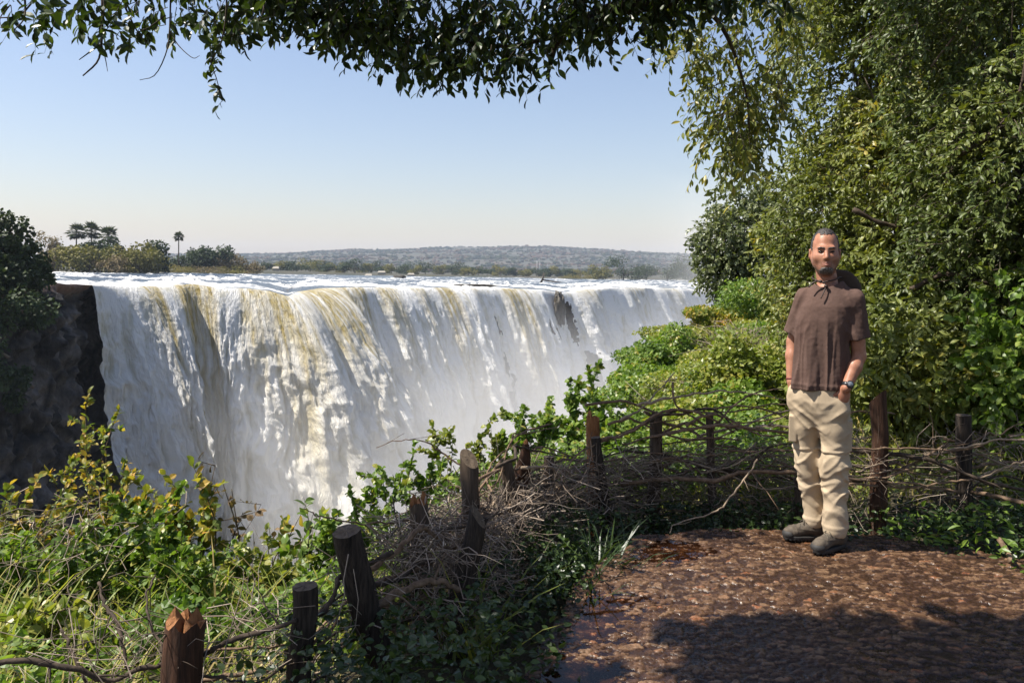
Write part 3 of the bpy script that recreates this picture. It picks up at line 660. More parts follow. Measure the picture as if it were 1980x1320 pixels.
post('forked leaning black post rising from the dark weeds beside the path', (924, 998), (882, 1225), 3.42, 36, blk, 'slant', .85, seed=5, fork=(.55, (938, 1000)))
post('grey split post with a notched top standing behind the forked one', (912, 886), (916, 1060), 4.0, 33, gry, 'slant', seed=6)
post('leaning grey post with a clean sawn top amid the thorn tangle', (973, 896), (1006, 1035), 4.4, 27, gry, seed=7)
post('pointed orange tipped post with rough bark leaning over the thorns', (1017, 856), (1000, 985), 4.7, 35, red, 'point', .95, seed=8, d2=4.6)
post('thin pale grey post half hidden in the thorn tangle', (1061, 882), (1060, 990), 5.0, 20, gry, seed=9)
post('tall orange split post with a jagged two horned top before the vine', (1147, 806), (1150, 950), 5.4, 26, heart, 'broken', seed=10)
post('short dark post leaning against the orange split one', (1152, 845), (1168, 985), 5.2, 19, blk, seed=11)
post('gnarled brown post where the fence turns behind the bright shrub', (1272, 806), (1266, 980), 5.35, 24, gry, 'broken', tmat=gry, seed=12)
post('slender dark post standing among woven branches between shrub and man', (1371, 798), (1378, 985), 5.35, 15, gry, seed=13)
post('low brown stump post just behind the man\'s trouser leg', (1548, 925), (1549, 1010), 5.1, 20, gry, seed=14)
post('tall straight red brown post beside the man', (1697, 768), (1700, 1010), 4.95, 30, red, 'slant', .97, tmat=red, seed=15)
post('smooth black post with a domed top under the tree, beyond the red brown one', (1862, 802), (1866, 1010), 5.0, 27, blk, seed=16)
post('tiny black stump showing low behind the smooth black post', (1893, 942), (1893, 965), 5.6, 12, blk, seed=17)

# ---------------------------------------------------------------- woven branches
bmats = [bark_mat('branch_brown', (.08, .050, .031), (.26, .175, .11), (40, 40, 40), .5, .004), bark_mat('branch_dark', (.026, .019, .014), (.10, .072, .05), (40, 40, 40), .5, .004), bark_mat('branch_pale', (.17, .125, .085), (.42, .32, .22), (40, 40, 40), .5, .004)]
def branch(label, pts, r0, r1, mat, group, twigs=2, name='woven_branch', seed=0):
    r = np.random.default_rng(seed + 7); n = max(10, 5 * len(pts)); p = spline(pts, n)
    p = p + .012 * fbm(V3(np.arange(n) * .45, seed, 0)[:, None, :] + np.array([0, 9, 27])[None, :, None], 2)
    mb = MB(); c = p[n // 2].copy(); mb.add(*tube(p, np.linspace(r0, r1, n) * (1 + .12 * r.normal(size=n)), 7, rough=.05))
    for _ in range(twigs):
        i = r.integers(2, n - 2); d = unit(unit(p[i + 1] - p[i]) + .9 * r.normal(size=3)); L = r.uniform(.08, .3)
        q = p[i] + d * np.linspace(0, L, 6)[:, None] + .02 * np.cumsum(r.normal(size=(6, 3)), 0) * L * 2 * np.linspace(0, 1, 6)[:, None]
        mb.add(*tube(q, np.linspace(min(r0, r1) * .55, .0012, 6), 5))
    o = mb.build(name, mat, loc=c); o.location = c
    return tag(o, label, 'branch', group)
def pxl(pts, d): return [P(a, b, (d if np.isscalar(d) else np.interp(i, np.linspace(0, len(pts) - 1, len(d)), d))) for i, (a, b) in enumerate(pts)]
BG = 'branches woven through the fence'
hand = [
 ('dark sinuous branch running along the bank to the thick splintered post', [(-40, 1284), (60, 1278), (150, 1294), (215, 1316), (270, 1292), (330, 1284)], [2.55, 2.75], .0105, .009, 1),
 ('dark branch rising from the splintered post to the upright black one', [(390, 1268), (440, 1240), (500, 1222), (575, 1200)], [2.75, 2.8], .010, .007, 1),
 ('crooked branch joining the upright black post to the fat charred one', [(600, 1200), (640, 1165), (655, 1120), (690, 1100), (760, 1066)], [2.95, 3.2], .010, .009, 1),
 ('heavy bowed branch from the fat charred post down to the forked one', [(690, 1200), (745, 1160), (810, 1128), (850, 1124), (890, 1140)], [3.1, 3.35], .017, .012, 0),
 ('hooked branch arching beside the slim orange topped post', [(715, 1100), (765, 1066), (800, 1030), (815, 1022), (835, 1030), (858, 1056), (885, 1058)], [3.2, 3.5], .011, .009, 0),
 ('straight brown branch crossing in front of the slim orange topped post', [(718, 1128), (770, 1112), (830, 1090), (850, 1070)], [3.3, 3.6], .009, .008, 0),
 ('lower brown branch behind the forked post', [(640, 1255), (730, 1215), (820, 1190), (900, 1140), (960, 1100)], [3.1, 3.8], .010, .008, 1),
 ('thin upright dead stem over the grass with a crook', [(190, 1128), (205, 1170), (230, 1215), (246, 1296)], [2.9, 2.7], .006, .006, 1),
 ('short dead stem rising from the sinuous dark branch', [(118, 1215), (140, 1260), (166, 1316)], [2.8, 2.7], .005, .006, 1),
 ('thin bent dead stem ahead of the splintered post', [(300, 1112), (284, 1150), (290, 1200), (318, 1268)], [2.95, 2.7], .0035, .005, 1),
 ('thorny spray arching out over the white water', [(728, 864), (775, 850), (820, 853), (850, 872), (885, 895), (930, 915)], [4.3, 4.3], .002, .006, 0),
 ('thorny twig pointing out over the grey water past the fat charred post', [(588, 984), (615, 996), (660, 1006), (720, 1012), (800, 1004)], [3.5, 3.8], .002, .005, 0),
 ('long arched branch linking the brown corner post and orange split post', [(1160, 850), (1215, 838), (1270, 800), (1320, 792), (1370, 806), (1420, 836)], [5.2, 5.3], .010, .007, 0),
 ('bare forked stem springing up before the bright shrub', [(1200, 812), (1240, 790), (1272, 756), (1304, 720)], [5.2, 5.5], .008, .004, 2),
 ('curved dead stem leaning from corner post toward the slender dark post', [(1300, 740), (1306, 780), (1330, 800), (1375, 828)], [5.4, 5.3], .007, .006, 0),
 ('topmost brown rail running into the man from the slender dark post', [(1250, 846), (1320, 832), (1400, 822), (1480, 832), (1560, 836)], [5.3, 5.1], .010, .009, 0),
 ('pale peeled stick lying on the top rail beside the man', [(1462, 825), (1490, 822), (1530, 827)], [5.1, 5.0], .009, .009, 2),
 ('heavy brown rail woven lowest into the bend of the fence', [(1200, 936), (1290, 925), (1380, 928), (1440, 912), (1540, 914)], [5.25, 5.0], .016, .012, 0),
 ('slanting pale stick leaning on the woven rails', [(1466, 888), (1440, 925), (1400, 975), (1376, 992), (1310, 1010), (1296, 1030)], [4.95, 4.75], .006, .004, 2),
 ('thick dark bough dropping from the red brown post past the smooth black post', [(1640, 872), (1708, 875), (1790, 888), (1850, 908), (1910, 932), (2000, 952)], [5.0, 4.75], .013, .011, 1),
 ('long level branch tied low between red brown and smooth black posts', [(1630, 925), (1700, 930), (1790, 936), (1850, 930), (1890, 925)], [4.9, 4.9], .008, .007, 0),
 ('brown branch tucked just beneath the long level one', [(1640, 934), (1720, 940), (1790, 942), (1855, 950)], [4.9, 4.95], .008, .008, 0),
 ('pale branch lifting toward the tree above the thick dark bough', [(1800, 872), (1870, 864), (1930, 850), (2000, 852)], [5.0, 4.7], .007, .008, 2),
 ('grey bough lying lowest beyond the smooth black post', [(1868, 948), (1920, 958), (2000, 976)], [5.0, 4.6], .011, .015, 0),
 ('springy thin stem curving up from the weeds to the smooth black post', [(1720, 990), (1760, 975), (1800, 964), (1856, 960)], [4.9, 4.95], .006, .004, 1),
 ('bare twig climbing past the smooth black post toward the tree', [(1880, 930), (1930, 910), (1965, 895), (2000, 888)], [4.9, 4.7], .006, .005, 2),
 ('slim branch crossing the red brown post at hip height', [(1630, 865), (1690, 868), (1760, 866), (1850, 870), (1900, 862)], [4.85, 4.95], .006, .006, 0),
 ('crossing stick slanting up over the red brown post', [(1655, 912), (1700, 896), (1740, 886), (1800, 890)], [4.85, 5.0], .005, .004, 2)]
for i, (lb, pts, d, r0, r1, mt) in enumerate(hand):
    branch(lb, pxl(pts, d), r0, r1, bmats[mt], BG, 2 if r0 > .004 else 5, seed=i)
fl = np.concatenate([[0], np.cumsum(np.linalg.norm(np.diff(FENCE, axis=0), axis=1))])
def fence_at(s, off=0.0):
    s = np.asarray(s, float); x = np.interp(s, fl, FENCE[:, 0]); y = np.interp(s, fl, FENCE[:, 1])
    e = .05; tx = np.interp(s + e, fl, FENCE[:, 0]) - np.interp(s - e, fl, FENCE[:, 0]); ty = np.interp(s + e, fl, FENCE[:, 1]) - np.interp(s - e, fl, FENCE[:, 1])
    n = np.hypot(tx, ty); return x - off * ty / n, y + off * tx / n
spans = [(1, 4, 10, 'thin dark branch woven low between the near posts', .05, .36), (4, 7, 30, 'brown twiggy branch threaded through the thorn tangle', .05, .46), (7, 10, 28, 'brown branch woven into the fence behind the path\'s far edge', .06, .62), (10, 13, 15, 'slim branch woven between the two tall posts under the tree', .1, .58)]
for a, b, n, lb, zl, zh in spans:
    for i in range(n):
        s0 = rng.uniform(fl[a] - .15, fl[b] - .5); L = rng.uniform(.6, 1.5); ss = np.linspace(s0, s0 + L, 6)
        z0 = rng.uniform(zl, zh); off = rng.uniform(-.05, .16) + .05 * np.sin(np.arange(6) * 1.6 + rng.uniform(0, 6))
        x, y = fence_at(ss, off); z = z0 + np.cumsum(rng.normal(0, .055, 6)) + rng.uniform(-.1, .1) * np.linspace(-1, 1, 6)
        branch(lb, V3(x, y, z), rng.uniform(.005, .011), rng.uniform(.0025, .006), bmats[[0, 0, 1, 2][rng.integers(4)]], lb + 's', rng.integers(1, 4), seed=1000 + a * 100 + i)
sl = MB(); c = P(1950, 1062, 4.3); sl.add(*tube(spline([P(1930, 1040, 4.35), P(1945, 1062, 4.3), P(1957, 1086, 4.22)], 8), [.013, .013, .015, .014, .014, .015, .017, .016], 9, rough=.05))
o = sl.build('stick', bmats[0], loc=c); o.location = c; tag(o, 'short brown stick poking out of the leafy weeds at the path\'s edge', 'stick')

def twig_stuff(name, label, n, s0, s1, off0, off1, zmax, mat, rr=(.0012, .0028), ln=(.12, .5), zfun=None):
    mb = MB()
    for i in range(n):
        s = rng.uniform(s0, s1); x, y = fence_at(s, rng.uniform(off0, off1)); g = float(ground_z(float(x), float(y)))
        z = g + rng.random() ** .8 * (zmax if zfun is None else zfun(s)) + .02; d = unit(rng.normal(size=3) * (1, 1, .55)); L = rng.uniform(*ln); k = 6
        q = np.array([x, y, z]) + d * np.linspace(-.5, .5, k)[:, None] * L + np.cumsum(rng.normal(size=(k, 3)), 0) * L * .055
        r = rng.uniform(*rr); mb.add(*tube(q, np.linspace(r, r * .4, k), 4, cap=False), rnd=rng.random())
        if rng.random() < .7:
            j = rng.integers(1, k - 1); d2 = unit(d + rng.normal(size=3) * .8); mb.add(*tube(q[j] + d2 * np.linspace(0, L * .4, 4)[:, None] + np.cumsum(rng.normal(size=(4, 3)), 0) * L * .03, np.linspace(r * .7, r * .3, 4), 3, cap=False), rnd=rng.random())
    return tag(mb.build(name, mat), label, 'brushwood', kind='stuff')
tw = NT('thorn_twig'); tw.set(Base_Color=tw.ramp(tw.attr('rnd'), [(0, (.08, .058, .042)), (.5, (.22, .165, .12)), (1, (.42, .34, .26))]), Roughness=.85)
twig_stuff('brushwood', 'tangle of dry thorn twigs packed between the fence posts', 2300, fl[4] - .2, fl[8], -.12, .42, .5, tw.m, (.0013, .0042))
twig_stuff('brushwood', 'thin dry twigs filling the low woven fence behind the path', 700, fl[8], fl[11], -.05, .18, .5, tw.m)
twig_stuff('brushwood', 'dark twigs tangled under the near fence branches', 230, fl[1] - .5, fl[4], -.12, .3, .4, tw.m)
twig_stuff('brushwood', 'sparse twigs hanging in the fence under the tree', 350, fl[11], fl[13], -.1, .2, .55, tw.m)
# ---------------------------------------------------------------- plants on the bank
LM = {
 'fresh': leaf_mat('fresh_green_leaf', [(0, (.07, .12, .018)), (.5, (.14, .22, .034)), (.85, (.22, .29, .05)), (1, (.34, .30, .06))], .38, .42, .45),
 'ochre': leaf_mat('ochre_leaf', [(0, (.09, .14, .026)), (.45, (.19, .215, .038)), (.75, (.38, .30, .05)), (1, (.52, .30, .06))], .40, .45, .4),
 'lime': leaf_mat('lime_leaf', [(0, (.10, .14, .022)), (.5, (.20, .235, .04)), (1, (.34, .31, .07))], .38, .4, .45),
 'deep': leaf_mat('shaded_green_leaf', [(0, (.014, .030, .008)), (.6, (.035, .062, .014)), (1, (.085, .125, .03))], .25, .38, .5),  # shade of fence and boughs put into these fringe greens
 'grass': leaf_mat('grass_blade', [(0, (.11, .17, .03)), (.45, (.24, .28, .05)), (.75, (.40, .34, .09)), (1, (.46, .35, .14))], .4, .5, .3),
 'dry': leaf_mat('dry_leaf', [(0, (.10, .065, .035)), (1, (.30, .21, .11))], .2, .7, .2),
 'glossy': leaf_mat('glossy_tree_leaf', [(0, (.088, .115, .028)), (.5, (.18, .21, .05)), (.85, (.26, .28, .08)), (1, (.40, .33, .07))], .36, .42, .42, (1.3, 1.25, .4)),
 'shade': leaf_mat('shaded_tree_leaf', [(0, (.05, .072, .018)), (.6, (.11, .145, .035)), (1, (.20, .22, .052))], .25, .45, .35, (1.3, 1.3, .4)),  # darkened tree greens: canopy shade over the far-side tree put in the colour
 'canopy': leaf_mat('shaded_canopy_leaf', [(0, (.018, .034, .009)), (.6, (.042, .070, .016)), (1, (.09, .13, .026))], .30, .38, .45, (1.3, 1.3, .4)),  # dark greens hold the boughs' own shade in the colour
 'bank': leaf_mat('bank_tree_leaf', [(0, (.08, .10, .04)), (.5, (.135, .16, .066)), (1, (.21, .22, .10))], .3, .38, .5)}
stem_m = bark_mat('green_stem', (.05, .035, .02), (.14, .10, .05), (30, 30, 30), .3, .003)

def zone(px0, px1, py0, py1, d0, d1, n):
    return P(rng.uniform(px0, px1, n), rng.uniform(py0, py1, n), rng.uniform(d0, d1, n))

def cover(name, label, cat, pts_xy, hfun, size, mat, n, tmpl=LEAF4, width=1.8, up=.7, layers=.6, dark_low=0):
    """Leaves spread through the upper part of a low mass of growth standing on the ground."""
    i = rng.integers(0, len(pts_xy), n); xy = pts_xy[i] + rng.normal(0, .05, (n, 2))
    g = ground_z(xy[:, 0], xy[:, 1]); H = hfun(xy[:, 0], xy[:, 1]); z = g + H * (1 - layers * rng.random(n) ** 1.6)
    nr = unit(rng.normal(size=(n, 3)) * .6 + (-.25, -.25, up)); d = unit(rng.normal(size=(n, 3)) * (1, 1, .4))
    mb = MB(); rn = np.clip(.45 + .5 * perlin(V3(xy[:, 0] * 1.6, xy[:, 1] * 1.6, 4.4)) + .2 * rng.normal(size=n), 0, 1)
    leaves(mb, V3(xy[:, 0], xy[:, 1], z), d, nr, size * rng.uniform(.6, 1.35, n), tmpl, width, rn)
    return tag(mb.build(name, mat, shade=False), label, cat, kind='stuff')

def region(x0, x1, y0, y1, test, n=6000):
    p = V3(rng.uniform(x0, x1, n), rng.uniform(y0, y1, n))[:, :2]; return p[test(p)]
offf = lambda p: -pl_dist(p, FENCE)
inl = lambda p: pl_dist(p, EDGE)
R1 = region(-6, .2, 2.2, 7.2, lambda p: (offf(p) > .25) & (inl(p) > .1) & (p[:, 1] > 3.3 + .5 * perlin(V3(p[:, 0] * 1.5, p[:, 1] * 1.5, 2.))))
hb1 = lambda x, y: .12 + .20 * smooth(3.8, 5.4, y) + .34 * fbm(V3(x * 1.5, y * 1.5, 7), 3) - .25 * np.exp(-((x + 1.9) / .7) ** 2) * smooth(3.8, 4.6, y)
cover('undergrowth', 'bright green leafy creepers covering the bank above the gorge', 'undergrowth', R1, hb1, .046, LM['fresh'], 27000, LEAF8, 1.35)
R2 = region(-.2, 2.2, 4.2, 8.5, lambda p: (offf(p) > .3) & (inl(p) > -.1))
cover('undergrowth', 'fresh green vine leaves heaped behind the thorn tangle', 'undergrowth', R2, lambda x, y: .46 + .30 * fbm(V3(x * 1.2, y * 1.2, 3), 3), .048, LM['fresh'], 15000, LEAF8, 1.6)
R3 = region(.9, 8, 5.4, 16, lambda p: (offf(p) > .2) & (inl(p) > .2), 12000)
cover('undergrowth', 'sunlit yellow green ground plants behind the woven fence', 'undergrowth', R3, lambda x, y: .20 + .03 * (y - 5) + .42 * fbm(V3(x * 1.1, y * 1.1, 5), 3), .052, LM['lime'], 32000, LEAF4, 1.7)
R4 = region(-.9, 4.6, 2.0, 5.4, lambda p: (offf(p) < .12) & (pl_dist(p, PATH) < .06), 9000)
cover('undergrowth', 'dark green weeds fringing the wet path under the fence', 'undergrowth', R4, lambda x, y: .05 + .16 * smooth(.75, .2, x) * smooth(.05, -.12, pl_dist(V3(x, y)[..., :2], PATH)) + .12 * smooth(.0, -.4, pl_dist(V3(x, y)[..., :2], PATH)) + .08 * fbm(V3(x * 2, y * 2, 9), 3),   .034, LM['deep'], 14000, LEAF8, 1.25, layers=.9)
R5 = region(2.3, 3.6, 4.0, 4.9, lambda p: (pl_dist(p, PATH) < .03), 3000)
cover('undergrowth', 'light green pointed weeds by the path where the short stick lies', 'undergrowth', R5, lambda x, y: .16 + .12 * fbm(V3(x * 2.5, y * 2.5, 2), 3),   .06, LM['fresh'], 620, LEAF8, .75, up=.5, layers=.8)

def grass(label, pts, n, L, mat, wd=.016, lean=.35):
    i = rng.integers(0, len(pts), n); xy = pts[i] + rng.normal(0, .04, (n, 2)); z = ground_z(xy[:, 0], xy[:, 1]) - .02
    az = rng.uniform(0, 2 * np.pi, n); d = unit(V3(np.cos(az) * lean, np.sin(az) * lean, 1) + rng.normal(0, .15, (n, 3)))
    ln = L * rng.uniform(.5, 1.35, n); nr = V3(np.cos(az), np.sin(az), .0 * az)
    tv = BLADE[0].copy(); mb = MB()
    rn = np.clip(.5 + .55 * perlin(V3(xy[:, 0] * 1.5, xy[:, 1] * 1.5, 1.1)) + .22 * rng.normal(size=n), 0, 1)
    leaves(mb, V3(xy[:, 0], xy[:, 1], z), d, nr, ln, BLADE, wd / L, rn)
    return tag(mb.build('grass', mat, shade=False), label, 'grass', kind='stuff')
RG = region(-3.2, -.1, 2.5, 5.0, lambda p: (offf(p) > .08) & (p[:, 1] < 4.7), 5000)
grass('tall yellow green grass on the bank behind the near posts', RG, 2000, .24, LM['grass'], .010, .55)
RG3 = region(-5, -1.2, 3.2, 6.0, lambda p: offf(p) > .4, 3000)
grass('scattered yellow grass stems among the creepers on the bank', RG3, 800, .42, LM['grass'], .010, .6)
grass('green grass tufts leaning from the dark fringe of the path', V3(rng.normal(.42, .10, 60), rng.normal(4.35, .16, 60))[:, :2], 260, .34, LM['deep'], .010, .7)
grass('green grass blades crossing the forked post', V3(rng.normal(-.17, .06, 30), rng.normal(3.36, .05, 30))[:, :2], 46, .42, LM['lime'], .012, .6)
RG2 = region(1, 7, 5.6, 12, lambda p: inl(p) > .4, 3000)
grass('straw and green grass in the sun behind the woven fence', RG2, 4200, .4, LM['grass'], .014)

def shrub(name, label, base, tips, mat, size, per=26, tmpl=LEAF8, width=1.5, stem_r=.008, cat='shrub', group=None, twig=.22, ntw=5, start=.35, droop=0.0, leaf_up=.6):
    """Stems from one base to given tips, side twigs, leaves set along them."""
    base = np.asarray(base, float); root = thing(name, label, cat, base, group); ms, ml = MB(), MB()
    for tp in tips:
        tp = np.asarray(tp, float); L = np.linalg.norm(tp); mid = tp * .5 + rng.normal(size=3) * (.12, .12, .03) * L
        p = spline([(0, 0, -.05), mid, tp], 12); ms.add(*tube(p, np.linspace(stem_r, stem_r * .25, 12), 6))
        axes = [(p, start)]
        for k in range(ntw):
            i = rng.integers(int(12 * start), 12); d = unit(unit(tp) * .7 + rng.normal(size=3) * .75); l2 = twig * rng.uniform(.5, 1.2)
            q = p[i] + d * np.linspace(0, l2, 5)[:, None] - np.array([0, 0, droop]) * (np.linspace(0, 1, 5) ** 2)[:, None] * l2; ms.add(*tube(q, np.linspace(stem_r * .4, stem_r * .12, 5), 4)); axes.append((q, .1))
        for q, s0 in axes:
            n = max(3, int(per * (1 if q is p else .4))); s = rng.uniform(s0, 1, n) ** .8 * (len(q) - 1.001); i = s.astype(int)
            at = q[i] + (q[i + 1] - q[i]) * (s - i)[:, None]; ax = unit(q[i + 1] - q[i])
            d = unit(ax * .45 + rdir(n) * .8 + (0, 0, .1 - droop)); nr = unit(rdir(n) * .5 + (-.2, -.2, leaf_up))
            leaves(ml, at, d, nr, size * rng.uniform(.55, 1.25, n), tmpl, width)
    ms.build('stem', stem_m, root); ml.build('foliage', mat, root, shade=False); return root
def tips_for(base, pts, d): return [P(a, b, d + dd) - np.asarray(base) for a, b, dd in pts]
def gp(px, d, dz=0.0):
    p = P(px, 700, d); p[2] = ground_z(p[0], p[1]) + dz; return p
SG = 'shrubs along the gorge rim'
b = gp(175, 6.1); shrub('shrub', 'tall spindly shrub with ochre leaves standing against the dark rock', b, tips_for(b, [(165, 800, 0), (150, 850, .1), (205, 870, -.1), (130, 905, .1), (235, 925, 0), (180, 830, .1), (215, 830, .1), (110, 945, .2), (190, 900, -.2)], 6.1), LM['ochre'], .052, 46, group=SG, start=.35, ntw=8, width=1.2)
b = gp(365, 5.6); shrub('shrub', 'yellow tipped shrub with broad upright leaves before the grey water', b, tips_for(b, [(370, 890, 0), (350, 935, 0), (395, 940, 0), (330, 965, .1), (410, 985, 0), (300, 985, -.1)], 5.6), LM['ochre'], .08, 26, group=SG, start=.45, ntw=3)
b = gp(440, 5.7); shrub('shrub', 'bare dark stemmed shrub with few curled leaves beside the yellow tipped one', b, tips_for(b, [(416, 900, 0), (448, 945, 0), (430, 930, .1), (470, 990, 0)], 5.7), LM['dry'], .065, 6, group=SG, ntw=3, stem_r=.010)
b = gp(500, 5.6); shrub('shrub', 'two thin leafless sprigs rising over the creepers', b, tips_for(b, [(505, 975, 0), (520, 1010, 0), (490, 1030, 0)], 5.6), LM['dry'], .045, 3, group=SG, ntw=2, stem_r=.006)
b = gp(550, 5.4); shrub('shrub', 'small sprig with a few upright orange brown leaves', b, tips_for(b, [(548, 1020, 0), (560, 1035, 0), (540, 1045, 0)], 5.4), LM['ochre'], .085, 7, group=SG, ntw=1, start=.6)
b = gp(610, 5.2); shrub('shrub', 'bright green sapling with paired leaves just before the charred post', b, tips_for(b, [(600, 1018, 0), (625, 1012, 0), (580, 1050, 0), (650, 1040, .1), (640, 1065, 0)], 5.2), LM['fresh'], .075, 18, group=SG, start=.3)
b = gp(60, 5.6); shrub('shrub', 'straggly ochre shrub spilling toward the rock face', b, tips_for(b, [(20, 935, 0), (60, 950, 0), (100, 975, 0), (-30, 960, 0), (30, 985, -.2), (130, 990, -.1)], 5.6), LM['ochre'], .06, 34, group=SG, start=.3, ntw=4)
b = gp(245, 5.5); shrub('shrub', 'leafy shrub of mixed ochre and green leaves at the middle of the bank', b, tips_for(b, [(250, 925, 0), (285, 950, 0), (215, 950, 0), (320, 985, 0), (190, 985, -.1), (265, 980, -.2)], 5.5), LM['ochre'], .065, 34, group=SG, start=.3)
b = gp(230, 4.9); shrub('shrub', 'rounded mound of small bright green leaves in the middle of the bank', b, tips_for(b, [(180, 1010, 0), (240, 985, 0), (300, 1000, 0), (340, 1045, 0), (140, 1060, 0), (260, 1030, -.3), (200, 1050, -.3), (380, 1085, 0)], 4.9), LM['fresh'], .045, 90, group=SG, start=.15, ntw=9, width=1.7)
b = gp(120, 3.7); shrub('shrub', 'low plant with big lime green leaves over the dark sinuous branch', b, tips_for(b, [(100, 1180, 0), (60, 1210, 0), (150, 1200, 0), (110, 1240, 0), (30, 1190, 0)], 3.6), LM['lime'], .065, 26, group=SG, start=.15, ntw=5, width=1.4)
b = gp(780, 5.6); shrub('shrub', 'bushy green creeper clump before the white water beside the slim post', b, tips_for(b, [(740, 925, 0), (790, 900, 0), (830, 905, .1), (720, 965, 0), (850, 935, 0), (770, 950, -.2)], 5.6), LM['fresh'], .045, 70, group=SG, start=.12, ntw=12, width=1.6)
b = gp(930, 6.3); shrub('shrub', 'upright green shoot with a cone shaped tip above the leaning grey posts', b, tips_for(b, [(940, 822, 0), (920, 855, 0), (875, 855, 0), (840, 850, 0), (960, 870, 0), (900, 890, 0)], 6.3), LM['lime'], .048, 55, group=SG, start=.15, ntw=10, width=1.6)
b = gp(1090, 7.0); shrub('shrub', 'tall green vine heap rising highest against the spray by the orange split post', b, tips_for(b, [(1145, 748, 0), (1100, 755, 0), (1110, 770, .1), (1060, 790, 0), (1000, 805, 0), (1170, 780, 0), (1200, 800, 0), (1035, 830, 0), (1140, 810, -.3), (1080, 840, -.3)], 7.0), LM['fresh'], .055, 75, group=SG, start=.12, ntw=13, width=1.7)
b = gp(1200, 6.4); shrub('shrub', 'broad leaved green creeper between the orange split post and the corner post', b, tips_for(b, [(1190, 835, 0), (1225, 820, 0), (1160, 850, 0), (1240, 850, .1), (1200, 880, 0)], 6.4), LM['fresh'], .062, 45, group=SG, start=.1, ntw=9, width=1.7)

dv = MB()
for k in range(110):
    a = P(rng.normal(95, 85), rng.uniform(985, 1165), rng.uniform(3.9, 5.0)); a[2] = max(a[2], float(ground_z(a[0], a[1])) + .03); d = unit(rng.normal(size=3) * (1, .8, .5) - (0, 0, .2)); L = rng.uniform(.15, .6)
    q = a + d * np.linspace(-.5, .5, 7)[:, None] * L + np.cumsum(rng.normal(size=(7, 3)), 0) * L * .06 - np.array([0, 0, .25]) * (np.linspace(-.5, .5, 7) ** 2)[:, None] * L
    dv.add(*tube(q, np.linspace(.0025, .001, 7), 4, cap=False), rnd=rng.random())
tag(dv.build('dry_vines', tw.m), 'dry grey brown vines tangled over the bank below the straggly ochre shrub', 'vines', kind='stuff')
b = gp(100, 4.4); shrub('shrub', 'leafy bright green shrub at the near end of the bank above the dark sinuous branch', b, tips_for(b, [(60, 1075, 0), (120, 1060, 0), (170, 1090, 0), (20, 1100, 0), (100, 1120, -.2), (200, 1130, 0)], 4.4), LM['fresh'], .048, 70, group=SG, start=.1, ntw=11, width=1.5)
b = gp(330, 4.5); shrub('shrub', 'leafy green shrub standing in the grass beyond the thick splintered post', b, tips_for(b, [(300, 1075, 0), (350, 1065, 0), (400, 1095, 0), (270, 1110, 0), (340, 1120, -.2)], 4.5), LM['fresh'], .045, 60, group=SG, start=.1, ntw=10, width=1.5)
b = gp(500, 4.9); shrub('shrub', 'small yellow green shrub on the bank beyond the upright black post', b, tips_for(b, [(470, 1085, 0), (520, 1075, 0), (560, 1095, 0), (440, 1110, 0), (510, 1120, -.2)], 4.9), LM['lime'], .045, 55, group=SG, start=.1, ntw=9, width=1.5)
b = gp(660, 5.0); shrub('shrub', 'green leafy shrub just behind the fat charred post', b, tips_for(b, [(650, 1010, 0), (690, 985, 0), (720, 1000, 0), (620, 1045, 0), (680, 1040, -.2)], 5.0), LM['fresh'], .045, 60, group=SG, start=.1, ntw=10, width=1.5)
b = gp(1010, 6.6); shrub('shrub', 'full green shrub before the white spray between pointed and orange split posts', b, tips_for(b, [(960, 850, 0), (1010, 825, 0), (1050, 820, 0), (920, 880, 0), (1080, 850, 0), (1000, 870, -.3), (1120, 830, .1)], 6.6), LM['fresh'], .05, 75, group=SG, start=.1, ntw=12, width=1.6)
